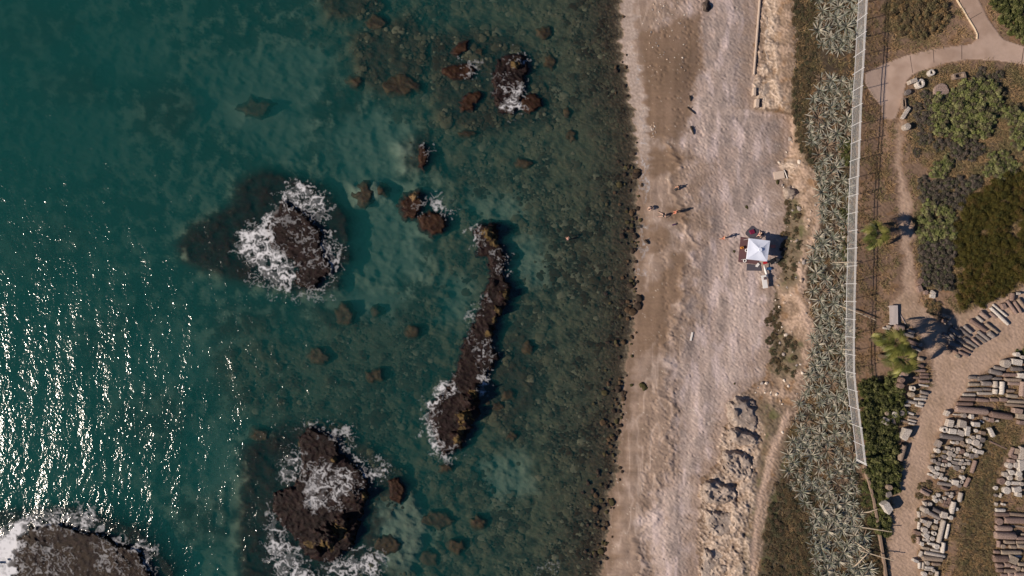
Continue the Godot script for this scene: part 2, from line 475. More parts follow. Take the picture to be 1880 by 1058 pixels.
	var called := ["seabed", "beach_sand", "ground", "gravel_path", "concrete_path"]
	var look_of := [mats.seabed, mats.sand, mats.soil, mats.soil, mats.concrete]
	for z in 5:
		var at := PackedInt32Array()
		at.resize(nx * ny)
		at.fill(-1)
		var v2 := PackedVector3Array()
		var n2 := PackedVector3Array()
		var c2 := PackedColorArray()
		var idx := PackedInt32Array()
		for j in ny - 1:
			for i in nx - 1:
				var k := j * nx + i
				if zone[k] != z:
					continue
				for q in [k, k + 1, k + nx + 1, k + nx]:
					if at[q] < 0:
						at[q] = v2.size()
						v2.append(v[q])
						n2.append(n[q])
						c2.append(c[q])
				idx.append_array([at[k], at[k + 1], at[k + nx + 1], at[k], at[k + nx + 1], at[k + nx]])
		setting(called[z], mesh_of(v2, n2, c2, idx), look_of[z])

# ---------- the sea ----------
func sea() -> void:
	var xs := axis(-320, [[-20, 10], [1200, 2.5]])
	var ys := axis(-320, [[-20, 10], [1078, 2.5], [1380, 10]])
	var nx := xs.size()
	var ny := ys.size()
	var v := PackedVector3Array()
	var n := PackedVector3Array()
	var idx := PackedInt32Array()
	v.resize(nx * ny)
	n.resize(nx * ny)
	var swell: FastNoiseLite = nz.swell
	var chop: FastNoiseLite = nz.chop
	for j in ny:
		var py := ys[j]
		var s := shore_at[clampi(int(py) + 400, 0, 1899)]
		for i in nx:
			var px := xs[i]
			var calm := smoothstep(0.0, 700.0, s - px)
			var y := swell.get_noise_2d(px, py * 0.28 - px * 0.05) * 0.11 * (0.12 + calm)
			y += chop.get_noise_2d(px + py * 0.2, py * 0.55) * 0.046 * (0.3 + calm)
			v[j * nx + i] = P(px, py, 0.0) + Vector3(0, y, 0)
	for j in ny:
		var j0 := maxi(j - 1, 0) * nx
		var j1 := mini(j + 1, ny - 1) * nx
		var s := shore_at[clampi(int(ys[j]) + 400, 0, 1899)]
		for i in nx:
			var k := j * nx + i
			n[k] = (v[j1 + i] - v[j0 + i]).cross(v[j * nx + mini(i + 1, nx - 1)] - v[j * nx + maxi(i - 1, 0)]).normalized()
			if i < nx - 1 and j < ny - 1 and xs[i] < s + 18.0:
				idx.append_array([k, k + 1, k + nx + 1, k, k + nx + 1, k + nx])
	var m := StandardMaterial3D.new()
	m.resource_name = "sea_surface"
	m.transparency = BaseMaterial3D.TRANSPARENCY_ALPHA
	m.albedo_color = Color(0.02, 0.08, 0.08, 0.03)
	m.roughness = 0.13
	m.metallic_specular = 0.38
	m.heightmap_enabled = true
	m.heightmap_texture = mats["ripple"]
	m.heightmap_scale = 4.6
	m.uv1_triplanar = true
	m.uv1_world_triplanar = true
	m.uv1_scale = Vector3(1.0 / 8.0, 1.0 / 8.0, 1.0 / 10.0)
	setting("sea_water", mesh_of(v, n, PackedColorArray(), idx), m)
	# the body of water under the surface: it takes the red out of the light and gives back green
	var body := FogVolume.new()
	body.name = "water_body"
	body.shape = RenderingServer.FOG_VOLUME_SHAPE_BOX
	var a := P(-320, -320)
	var z := P(1200, 1380)
	body.size = Vector3(z.x - a.x, 12.0, z.z - a.z)
	body.position = Vector3((a.x + z.x) / 2.0, -6.05, (a.z + z.z) / 2.0)
	var fog := FogMaterial.new()
	fog.resource_name = "water_body"
	fog.density = 0.29
	fog.albedo = Color(0.034, 0.335, 0.30).linear_to_srgb()
	body.material = fog
	body.set_meta("kind", "structure")
	add_child(body)

func make_mats() -> void:
	noise("wide", 3, 0.006, 3)
	noise("mid", 7, 0.028, 3)
	noise("fine", 11, 0.16, 3)
	noise("stone", 13, 0.075, 2, FastNoiseLite.TYPE_CELLULAR)
	nz.stone.cellular_return_type = FastNoiseLite.RETURN_DISTANCE2_SUB
	noise("tread", 17, 0.24, 2)
	noise("swell", 19, 0.018, 2)
	noise("chop", 23, 0.07, 3)
	noise("crag", 29, 0.045, 4, FastNoiseLite.TYPE_SIMPLEX_SMOOTH, true)
	noise("lace", 31, 0.034, 1)
	mats["grain"] = grain_texture(0.03, 5)
	mats["ripple"] = grain_texture(0.034, 9)
	rough_mat("sand", Color.WHITE, 0.95, 3.5, 1.7, true, 0.2)
	rough_mat("soil", Color.WHITE, 0.97, 2.5, 1.6, true, 0.2)
	rough_mat("seabed", Color.WHITE, 0.95, 6.0, 3.0, true, 0.1)
	rough_mat("concrete", Color.WHITE, 0.92, 0.8, 1.5, true, 0.25)

# ---------- rocks in the sea and on the bluff ----------
var rocks := []     # [outline, its box, base, top, edge, roughness of the top, bumps]

func rock_y(r: Array, px: float, py: float) -> float:
	var small := minf(1.0, minf(r[1].size.x, r[1].size.y) / 110.0)
	var warp: float = nz.fine.get_noise_2d(px * 0.5, py * 0.5) * 7.0 * small
	var d := edge_distance(Vector2(px + warp, py + nz.mid.get_noise_2d(px * 1.7, py * 1.7) * 6.0 * small), r[0])
	if d < -5.0:
		return -99.0
	var e := smoothstep(-5.0, r[4], d)
	var crag: float = nz.crag.get_noise_2d(px, py)
	var y: float = lerpf(r[2], r[3], e) + (crag * 0.5 + nz.fine.get_noise_2d(px * 0.7, py * 0.7) * 0.16) * r[5] * e
	for b in r[6]:
		var q: float = Vector2(px - b[0], py - b[1]).length() / b[2] + crag * 0.3 + warp * 0.05
		y += b[3] * 0.75 * (1.0 - smoothstep(0.35, 1.05, q)) * (0.85 + 0.3 * crag)
	if r[2] > 0.5:      # layered sandstone: worn steps
		var q: float = y / 0.5 + crag * 0.2
		y = lerpf(y, (floorf(q) + smoothstep(0.5, 0.95, q - floorf(q)) - crag * 0.2) * 0.5, 0.6)
	return y

const OCHRE := [[897, 432, 13], [910, 446, 8], [928, 540, 9], [916, 570, 8], [906, 590, 7], [896, 612, 7], [868, 724, 10], [854, 766, 13], [848, 790, 10], [838, 806, 9], [622, 975, 15], [598, 1002, 12], [668, 912, 8], [612, 846, 7], [570, 1000, 9], [946, 120, 9], [760, 361, 8]]

func rock_top(px: float, py: float) -> float:
	var y := -99.0
	for r in rocks:
		if r[1].has_point(Vector2(px, py)):
			y = maxf(y, rock_y(r, px, py))
	return y

func rock(called: String, label: String, category: String, outline: Array, base: float, top: float, edge: float, crags: float, bumps: Array, tints: Array, mat: Material, group := "", step := 2.0) -> void:
	var q := poly(outline)
	var box := Rect2(q[0], Vector2.ZERO)
	for p in q:
		box = box.expand(p)
	box = box.grow(14.0)
	var r := [q, box, base, top, edge, crags, bumps]
	rocks.append(r)
	var nx := int(box.size.x / step) + 2
	var ny := int(box.size.y / step) + 2
	var v := PackedVector3Array()
	var c := PackedColorArray()
	var n := PackedVector3Array()
	var ok := PackedByteArray()
	v.resize(nx * ny)
	c.resize(nx * ny)
	n.resize(nx * ny)
	ok.resize(nx * ny)
	var centre := box.get_center()
	var origin := P(centre.x, centre.y, 0.0)
	for j in ny:
		for i in nx:
			var px := box.position.x + i * step
			var py := box.position.y + j * step
			var y := rock_y(r, px, py)
			var k := j * nx + i
			ok[k] = 1 if y > -90.0 else 0
			y = maxf(y, base - 0.4)
			v[k] = P(px, py, y) - origin
			var t: float = 0.5 + nz.mid.get_noise_2d(px * 1.5, py * 1.5) * 1.1
			var col := mixc(tints[0], tints[1], t)
			if tints.size() > 2:      # beds of ochre stone with their own outline, where the photograph shows them
				for b in OCHRE:
					var off: float = Vector2(px - b[0], py - b[1]).length() / b[2] + nz.fine.get_noise_2d(px * 0.8, py * 0.8) * 0.7 + nz.mid.get_noise_2d(px * 2.0, py * 2.0) * 0.8
					if off < 0.75:
						col = tints[2]
			c[k] = col * (1.0 + nz.fine.get_noise_2d(px * 1.3, py * 1.3) * 0.35)
	var idx := PackedInt32Array()
	for j in ny:
		for i in nx:
			var k := j * nx + i
			n[k] = (v[mini(j + 1, ny - 1) * nx + i] - v[maxi(j - 1, 0) * nx + i]).cross(v[j * nx + mini(i + 1, nx - 1)] - v[j * nx + maxi(i - 1, 0)]).normalized()
			if i < nx - 1 and j < ny - 1 and ok[k] + ok[k + 1] + ok[k + nx] + ok[k + nx + 1] > 1:
				idx.append_array([k, k + 1, k + nx + 1, k, k + nx + 1, k + nx])
	one(called, mesh_of(v, n, c, idx), mat, label, category, group, origin)

func blob(x: float, y: float, rx: float, ry: float, sd: int) -> Array:
	var a := []
	for k in 14:
		var t := TAU * k / 14.0
		var w: float = 1.0 + nz.fine.get_noise_2d(cos(t) * 9.0 + sd * 31.0, sin(t) * 9.0) * 0.45
		a.append_array([x + cos(t) * rx * w, y + sin(t) * ry * w])
	return a

func sea_rocks() -> void:
	var m: Material = rough_mat("wet_rock", Color.WHITE, 0.5, 3.5, 1.2, true, 0.2)
	var dark := [Color(0.013, 0.009, 0.009), Color(0.027, 0.017, 0.015), Color(0.10, 0.068, 0.03)]
	rock("sea_rock", "flat dark brown rock awash with white surf, joined to a dark reef", "rock", [486, 420, 503, 388, 520, 362, 540, 378, 562, 388, 577, 405, 592, 425, 592, 450, 600, 470, 614, 490, 606, 508, 592, 512, 582, 532, 550, 532, 538, 515, 545, 495, 535, 480, 515, 466, 495, 454], -1.4, 0.42, 7, 0.22, [], dark, m)
	rock("rock_ridge", "long narrow rock ridge with ochre crests running parallel to the shore", "rock", [868, 425, 885, 410, 915, 408, 914, 440, 926, 455, 932, 480, 926, 500, 940, 530, 932, 560, 916, 585, 910, 602, 906, 640, 920, 655, 902, 680, 882, 720, 882, 760, 866, 792, 846, 828, 810, 840, 804, 815, 794, 790, 784, 770, 790, 745, 815, 720, 830, 695, 844, 660, 850, 630, 864, 605, 879, 570, 888, 540, 898, 515, 898, 490, 893, 474, 874, 472, 878, 445], -1.0, 0.38, 7, 0.26,
		[[897, 428, 17, 1.5], [915, 422, 8, 0.8], [925, 543, 14, 1.1], [913, 572, 12, 1.0], [898, 606, 10, 0.8], [905, 520, 10, 0.5], [862, 735, 19, 2.0], [852, 768, 18, 2.0], [838, 802, 14, 1.3], [872, 715, 12, 1.2]], dark, m)
	rock("sea_rock", "broad craggy rock with ochre crests and white surf around it, south of the reef", "rock", [545, 800, 570, 780, 590, 790, 620, 800, 627, 830, 652, 850, 682, 880, 678, 912, 664, 960, 652, 1000, 622, 1030, 590, 1037, 560, 1022, 538, 990, 508, 960, 496, 930, 500, 905, 538, 890, 553, 860, 548, 830], -1.2, 0.42, 9, 0.28,
		[[650, 912, 20, 0.9], [600, 985, 26, 1.8], [628, 958, 20, 1.6], [668, 912, 9, 1.1], [612, 846, 9, 0.9], [582, 1012, 12, 1.1], [560, 930, 16, 0.4], [640, 985, 12, 1.0]], dark, m)
	rock("sea_rock", "wide flat brown rock platform with a dark crack and a broad white breaker", "rock", [-120, 1030, 10, 1030, 28, 990, 58, 964, 110, 958, 150, 974, 190, 980, 215, 998, 256, 1004, 264, 1030, 278, 1052, 300, 1090, 300, 1200, -120, 1200], -1.6, 0.45, 8, 0.18, [[60, 1010, 40, 0.3], [220, 1030, 30, 0.3]], [Color(0.024, 0.016, 0.015), Color(0.042, 0.029, 0.021)], m)
	rock("sea_rock", "dark rock with one ochre knob and a foam tail, near the reef flat", "rock", [903, 135, 913, 110, 933, 96, 962, 96, 972, 120, 966, 150, 960, 185, 942, 212, 915, 207, 903, 180], -0.9, 0.22, 7, 0.35, [[948, 117, 13, 1.2]], dark, m)
	var red := [Color(0.022, 0.012, 0.009), Color(0.045, 0.023, 0.014), Color(0.10, 0.068, 0.03)]
	rock("sea_rock", "small dark rock ringed by lacy foam west of the knobbed rock", "rock", [806, 130, 825, 117, 860, 114, 877, 128, 866, 147, 825, 148], -0.9, 0.12, 6, 0.25, [], red, m)
	rock("sea_rock", "small reddish brown rock just awash, clear of foam", "rock", [826, 96, 845, 74, 864, 72, 860, 93, 840, 108], -0.9, 0.05, 6, 0.2, [], red, m)
	rock("sea_rock", "round reddish rock close east of the knobbed rock", "rock", [956, 180, 975, 168, 997, 179, 1000, 196, 975, 210, 956, 202], -0.9, 0.12, 6, 0.25, [], red, m)
	rock("sea_rock", "two-lobed reddish rock just west of the knobbed rock", "rock", [843, 186, 860, 170, 878, 164, 892, 175, 874, 192, 869, 206, 846, 206], -0.9, 0.1, 6, 0.25, [], red, m)
	rock("sea_rock", "small rock with one tan knob beside a thread of foam", "rock", [733, 376, 744, 360, 770, 349, 780, 375, 766, 402, 744, 402], -1.0, 0.15, 6, 0.25, [[761, 361, 9, 0.7]], [red[0], red[1], Color(0.17, 0.11, 0.055)], m)
	rock("sea_rock", "round reddish rock with a foam thread along its top edge", "rock", [763, 396, 785, 387, 813, 389, 822, 410, 816, 427, 795, 434, 774, 421], -1.0, 0.18, 6, 0.25, [], red, m)
	rock("sea_rock", "narrow upright sliver of rock just breaking the water", "rock", [768, 270, 780, 261, 789, 285, 779, 314, 767, 306], -1.0, 0.1, 5, 0.2, [], red, m)
	rock("sea_rock", "small twin rock east of the broad craggy rock", "rock", [713, 880, 730, 874, 747, 900, 737, 927, 714, 916], -1.0, 0.14, 5, 0.25, [], red, m)
	var sunk := [[672, 357, 17, 18], [633, 578, 20, 22], [692, 573, 13, 14], [932, 725, 16, 14], [915, 748, 15, 12], [895, 738, 10, 9], [790, 1025, 20, 20], [712, 1000, 26, 20], [480, 800, 18, 16], [840, 1002, 20, 18], [690, 42, 22, 17], [735, 155, 38, 22], [470, 200, 32, 18], [1042, 208, 9, 15], [553, 816, 10, 12], [800, 955, 32, 18], [655, 150, 14, 12], [880, 95, 12, 10], [1010, 112, 14, 18], [700, 350, 12, 10], [860, 245, 20, 9], [1050, 250, 12, 14], [585, 655, 22, 18], [690, 690, 20, 16], [760, 610, 18, 15], [655, 905, 14, 10], [965, 300, 20, 12], [820, 860, 16, 12], [970, 640, 12, 16], [940, 800, 14, 12], [1000, 60, 18, 14], [880, 960, 18, 14]]
	for k in sunk.size():
		var s: Array = sunk[k]
		var bed := ground_y(s[0], s[1])
		rock("sunken_boulder", "rounded brown boulder lying under clear green water off the shore", "boulder", blob(s[0], s[1], s[2], s[3], k), bed - 0.5, minf(bed + 0.75, -0.2), 7, 0.3, [], [Color(0.032, 0.021, 0.012), Color(0.06, 0.042, 0.022)], m, "sunken boulders off the shore", 2.5)

func bluff_rocks() -> void:
	var m: Material = rough_mat("sandstone", Color.WHITE, 0.95, 4.0, 1.4, true, 0.2)
	var t := [Color(0.25, 0.198, 0.165), Color(0.385, 0.32, 0.275)]
	var list := [
		["sloping pale sandstone outcrop with deep shadowed clefts at the north end of the bluff", [1333, 745, 1350, 724, 1372, 728, 1392, 748, 1400, 778, 1394, 800, 1372, 796, 1350, 790, 1336, 775], 1.1, 2.6, 14, 0.9, [[1385, 740, 12, 0.9], [1350, 758, 10, 0.6]]],
		["rounded cream sandstone boulder between two dark gullies in the bluff", [1335, 790, 1350, 782, 1368, 786, 1380, 792, 1396, 800, 1398, 815, 1388, 826, 1360, 822, 1338, 815], 1.1, 2.9, 11, 0.7, [[1350, 800, 12, 0.5]]],
		["large cream sandstone shelf with a round pit, facing the sand", [1324, 835, 1330, 824, 1350, 822, 1375, 828, 1386, 845, 1392, 870, 1388, 890, 1360, 892, 1340, 880, 1324, 862], 1.1, 2.8, 12, 0.8, [[1335, 838, 10, 0.5], [1372, 850, 12, 0.4]]],
		["craggy brown sandstone hump casting a dark shadow on the sand", [1287, 892, 1296, 880, 1312, 878, 1330, 884, 1350, 892, 1362, 905, 1356, 925, 1330, 932, 1302, 928, 1286, 915], 0.9, 2.8, 11, 1.1, [[1300, 890, 11, 0.6], [1335, 900, 12, 0.6]]],
		["weathered sandstone bench with a broken rim above the trail", [1292, 932, 1330, 934, 1360, 926, 1372, 950, 1366, 990, 1330, 1000, 1300, 985, 1288, 960], 0.9, 2.4, 14, 1.0, [[1310, 965, 14, 0.5], [1350, 962, 14, 0.5]]],
		["low pitted sandstone bench at the south end of the bluff", [1288, 1002, 1330, 1000, 1360, 994, 1366, 1030, 1350, 1062, 1350, 1110, 1286, 1110, 1282, 1050], 0.9, 2.1, 12, 1.0, [[1300, 1020, 14, 0.4], [1330, 1045, 12, 0.5]]],
		["pale broken stone ledge beside the straight concrete strip", [1404, 30, 1418, 20, 1428, 60, 1430, 110, 1424, 140, 1408, 130, 1402, 90], 1.2, 1.9, 6, 0.7, [[1410, 60, 8, 0.3]]],
		["pale crumbling stone ledge at the end of the concrete strip", [1398, 150, 1424, 140, 1442, 165, 1450, 195, 1420, 200, 1396, 198], 1.2, 2.0, 7, 0.8, [[1420, 175, 9, 0.3]]],
		["cream boulder half buried in the bank above the tent", [1442, 350, 1450, 343, 1462, 346, 1466, 358, 1454, 364, 1444, 360], 1.6, 2.5, 5, 0.4, []],
		["dark pointed boulder alone on the sand near the concrete strip", [1292, 8, 1299, 2, 1304, 10, 1300, 20, 1293, 18], 0.7, 1.5, 4, 0.3, []],
	]
	for a in list:
		var dark: bool = a[0].begins_with("dark")
		rock("dark_boulder" if dark else "sandstone_outcrop", a[0], "rock", a[1], a[2], a[3], a[4], a[5] * 0.45, a[6], [Color(0.05, 0.04, 0.04), Color(0.09, 0.07, 0.06)] if dark else t, m, "", 1.6)

func sea_foam() -> void:
	var f := [
		[[428, 440, 450, 418, 490, 412, 502, 440, 522, 465, 547, 490, 547, 520, 530, 538, 500, 522, 468, 500, 452, 472, 433, 462], 0.85], [[518, 345, 545, 333, 590, 350, 607, 375, 602, 402, 590, 427, 575, 402, 560, 385, 533, 376], 0.85], [[588, 425, 607, 430, 634, 460, 628, 492, 612, 510, 600, 492, 594, 465], 0.6], [[525, 398, 580, 400, 592, 450, 597, 480, 585, 515, 558, 505, 550, 460, 528, 440], 0.22], [[535, 530, 590, 520, 618, 505, 604, 542, 560, 552], 0.4], [[480, 415, 503, 375, 525, 348, 532, 370, 508, 405, 496, 427], 1.0], [[440, 500, 470, 500, 530, 540, 560, 548, 540, 560, 470, 530], 0.3],
		[[860, 425, 879, 413, 882, 450, 867, 456], 0.9], [[908, 470, 927, 468, 934, 500, 926, 517, 916, 500], 0.7], [[872, 562, 892, 538, 882, 582, 863, 605, 850, 600], 0.45], [[883, 690, 895, 678, 892, 716, 880, 722], 0.95], [[778, 742, 800, 713, 830, 693, 837, 715, 812, 737, 797, 762, 802, 800, 815, 832, 800, 843, 786, 810, 776, 775], 0.95], [[803, 836, 852, 812, 856, 830, 820, 848], 0.5], [[868, 622, 902, 618, 910, 660, 878, 668], 0.5],
		[[512, 850, 545, 818, 562, 850, 552, 882, 518, 884], 0.7], [[575, 845, 620, 860, 655, 848, 664, 890, 622, 935, 568, 938, 558, 900], 0.6], [[650, 848, 700, 843, 722, 870, 682, 894], 0.6], [[493, 930, 520, 960, 547, 1000, 562, 1040, 605, 1070, 500, 1070, 488, 1000], 0.7], [[600, 1040, 650, 1008, 705, 1020, 700, 1070, 600, 1070], 0.65], [[543, 790, 580, 768, 650, 790, 645, 832, 600, 800], 0.5],
		[[-30, 1080, -30, 1015, 8, 975, 42, 946, 62, 958, 42, 985, 30, 1020, 22, 1080], 1.5], [[40, 962, 70, 930, 112, 940, 150, 926, 178, 948, 184, 977, 120, 967, 60, 987], 0.75], [[28, 1000, 120, 985, 165, 1070, 15, 1070], 0.3], [[253, 1000, 288, 1008, 283, 1050, 260, 1042], 0.8], [[210, 985, 262, 993, 252, 1012, 208, 1002], 0.5], [[165, 985, 230, 1000, 240, 1060, 180, 1060], 0.3],
		[[926, 158, 964, 158, 962, 197, 945, 215, 922, 196], 0.85], [[928, 105, 950, 93, 970, 100, 957, 118], 0.5], [[905, 140, 935, 138, 935, 165, 905, 160], 0.4], [[843, 113, 878, 117, 880, 142, 850, 147], 0.5], [[764, 370, 800, 363, 832, 385, 823, 402, 790, 386, 768, 392], 0.6], [[782, 268, 792, 270, 788, 290, 780, 284], 0.7], [[985, 1035, 1020, 1030, 1020, 1060, 990, 1064], 0.35], [[1168, 90, 1173, 90, 1182, 150, 1186, 180, 1182, 250, 1188, 330, 1184, 330, 1176, 250, 1179, 180, 1174, 150], 0.9], [[1184, 330, 1188, 330, 1190, 420, 1184, 500, 1178, 500, 1184, 420], 0.6]]
	var v := PackedVector3Array()
	var c := PackedColorArray()
	var n := PackedVector3Array()
	var idx := PackedInt32Array()
	var step := 1.1
	for a in f:
		var q := poly(a[0])
		var box := Rect2(q[0], Vector2.ZERO)
		for p in q:
			box = box.expand(p)
		box = box.grow(18.0)
		var nx := int(box.size.x / step) + 1
		var ny := int(box.size.y / step) + 1
		var al := PackedFloat32Array()
		al.resize(nx * ny)
		for j in ny:
			for i in nx:
				var px := box.position.x + i * step
				var py := box.position.y + j * step
				var m: float = nz.mid.get_noise_2d(px * 1.4, py * 1.4)
				var d := edge_distance(Vector2(px + m * 16.0, py + nz.mid.get_noise_2d(px * 1.4 + 500.0, py * 1.4) * 16.0), q)
				var w: float = smoothstep(-14.0, 18.0, d) * a[1] * 0.9
				if w < 0.03:
					continue
				var fx: float = px + m * 26.0
				var fy: float = py + nz.mid.get_noise_2d(px * 2.0, py * 2.0 + 90.0) * 14.0
				var thin := 0.05 + 0.15 * w
				var lace := maxf(1.0 - absf(nz.lace.get_noise_2d(fx, fy)) / thin, maxf((1.0 - absf(nz.lace.get_noise_2d(fx * 1.7 + 300.0, fy * 1.7)) / thin) * 0.32, (1.0 - absf(nz.lace.get_noise_2d(fx * 0.5, fy * 0.5 + 700.0)) / (thin * 1.5))))
				al[j * nx + i] = clampf(smoothstep(0.0, 0.9, lace) * minf(1.0, 0.1 + w * 0.95) + w * w * 0.22 * (0.6 + m * 1.5) + maxf(0.0, w - 0.9) * 1.2, 0.0, 0.96)
		var sharp := al.duplicate()
		for j in range(1, ny - 1):
			for i in range(1, nx - 1):
				var k := j * nx + i
				al[k] = sharp[k] * 0.4 + (sharp[k - 1] + sharp[k + 1] + sharp[k - nx] + sharp[k + nx]) * 0.15
		var at := PackedInt32Array()
		at.resize(nx * ny)
		at.fill(-1)
		for j in ny - 1:
			for i in nx - 1:
				var k := j * nx + i
				if al[k] + al[k + 1] + al[k + nx] + al[k + nx + 1] < 0.2:
					continue
				for t in [k, k + 1, k + nx + 1, k + nx]:
					if at[t] < 0:
						at[t] = v.size()
						var px: float = box.position.x + (t % nx) * step
						var py: float = box.position.y + (t / nx) * step
						var y := maxf(0.13, rock_top(px, py) + 0.05) + al[t] * 0.08
						v.append(P(px, py, y))
						n.append(Vector3.UP)
						c.append(Color(0.80, 0.80, 0.82, al[t]))
				idx.append_array([at[k], at[k + 1], at[k + nx + 1], at[k], at[k + nx + 1], at[k + nx]])
	var mat := StandardMaterial3D.new()
	mat.resource_name = "foam"
	mat.vertex_color_use_as_albedo = true
	mat.transparency = BaseMaterial3D.TRANSPARENCY_ALPHA
	mat.roughness = 0.9
	mat.metallic_specular = 0.2
	setting("sea_foam", mesh_of(v, n, c, idx), mat, "stuff")

# a lumpy stone about 1 m across
func pebble(sd: int, flat := 0.7, jag := 0.35) -> ArrayMesh:
	var st := SurfaceTool.new()
	st.begin(Mesh.PRIMITIVE_TRIANGLES)
	var rings := 6
	var segs := 9
	var pts := []
	for r in rings + 1:
		var row := []
		for s in segs:
			var th := PI * r / rings
			var ph := TAU * s / segs
			var p := Vector3(sin(th) * cos(ph), cos(th), sin(th) * sin(ph))
			var w: float = 0.5 * (1.0 + nz.fine.get_noise_3d(p.x * 5.0 + sd * 50.0, p.y * 5.0, p.z * 5.0) * jag * 2.0)
			row.append(Vector3(p.x * w, p.y * w * flat, p.z * w))
		pts.append(row)
	for r in rings:
		for s in segs:
			var a: Vector3 = pts[r][s]
			var b: Vector3 = pts[r][(s + 1) % segs]
			var c: Vector3 = pts[r + 1][(s + 1) % segs]
			var d: Vector3 = pts[r + 1][s]
			for q in ([a, b, c, a, c, d] if r > 0 else [a, c, d]):
				st.add_vertex(q)
	st.generate_normals()
	return st.commit()

func shore_stones() -> void:
	var shapes := []
	for k in 6:
		shapes.append(pebble(k + 1))
	var m1: Material = rough_mat("shore_stone", Color(0.045, 0.032, 0.024), 0.75, 6.0, 0.8)
	var m2: Material = rough_mat("shore_stone_brown", Color(0.085, 0.055, 0.032), 0.75, 6.0, 0.8)
	var m3: Material = rough_mat("shore_stone_olive", Color(0.07, 0.06, 0.028), 0.75, 6.0, 0.8)
	for k in 230:
		var py := rng.randf_range(-10, 1068)
		var dense: float = nz.wide.get_noise_2d(40, py * 3.0)
		if py < 235 and rng.randf() < 0.75:
			py = rng.randf_range(320, 1068)
		var s := shore_at[int(py) + 400]
		if nz.mid.get_noise_2d(py * 0.8, 77.0) < -0.12 and rng.randf() < 0.7:
			py = clampf(py + rng.randf_range(25, 60), 320, 1068)
			s = shore_at[int(py) + 400]
		var px := s - absf(rng.randfn(0.0, 20.0)) + 4.0 + dense * 10.0
		var r := rng.randf_range(0.22, 0.55) * (1.0 + pow(rng.randf(), 4.0))
		var at := G(px, py, r * 0.08)
		at.y = maxf(at.y, -0.25)
		var b := Basis.from_euler(Vector3(rng.randf_range(-0.4, 0.4), rng.randf() * TAU, rng.randf_range(-0.4, 0.4))).scaled(Vector3(r * rng.randf_range(0.8, 1.4), r * 0.8, r * rng.randf_range(0.8, 1.4)))
		one("shore_boulder", shapes[k % 6], [m1, m2, m1, m3][k % 4], ("large " if r > 0.62 else "small " if r < 0.33 else "") + "dark wet boulder at the water's edge along the sand", "boulder", "boulders along the water's edge", at, b)
	# the cobbles of the reef flat, under the water: nobody could count them
	var mm := MultiMesh.new()
	mm.transform_format = MultiMesh.TRANSFORM_3D
	mm.use_colors = true
	mm.mesh = shapes[0]
	var list := []
	var tint := []
	while list.size() < 7000:
		var py := rng.randf_range(-40, 1100)
		var px := rng.randf_range(400, 1165)
		if px > shore_at[int(py) + 400] or rng.randf() > look(masks.cobble, px, py) * (1.0 - look(masks.bed, px, py)) * smoothstep(-0.25, 0.35, nz.mid.get_noise_2d(px * 0.7, py * 0.7 + 300.0) + nz.wide.get_noise_2d(px, py) * 0.6):
			continue
		var r: float = (rng.randf_range(0.2, 0.6) + pow(rng.randf(), 6.0) * 1.2) * (0.9 + 0.5 * nz.wide.get_noise_2d(px, py + 500.0))
		var at := G(px, py)
		at.y = minf(at.y - r * 0.2, -0.08 - r * 0.35)
		list.append(Transform3D(Basis.from_euler(Vector3(0, rng.randf() * TAU, 0)).scaled(Vector3(r * 1.3, r * 0.6, r * 1.1)), at))
		var c := mixc(Color(0.068, 0.066, 0.042), Color(0.028, 0.018, 0.011), 0.5 + nz.mid.get_noise_2d(px, py) * 1.9 + nz.wide.get_noise_2d(px, py) * 1.2 + rng.randf_range(-0.2, 0.2))
		tint.append(c if rng.randf() < 0.9 else Color(0.11, 0.105, 0.07))
	mm.instance_count = list.size()
	for k in list.size():
		mm.set_instance_transform(k, list[k])
		mm.set_instance_color(k, tint[k])
	var o := MultiMeshInstance3D.new()
	o.name = "reef_cobbles"
	o.multimesh = mm
	o.material_override = rough_mat("cobble", Color.WHITE, 0.9, 0.0, 1.0, true, 0.1)
	o.set_meta("kind", "stuff")
	add_child(o)

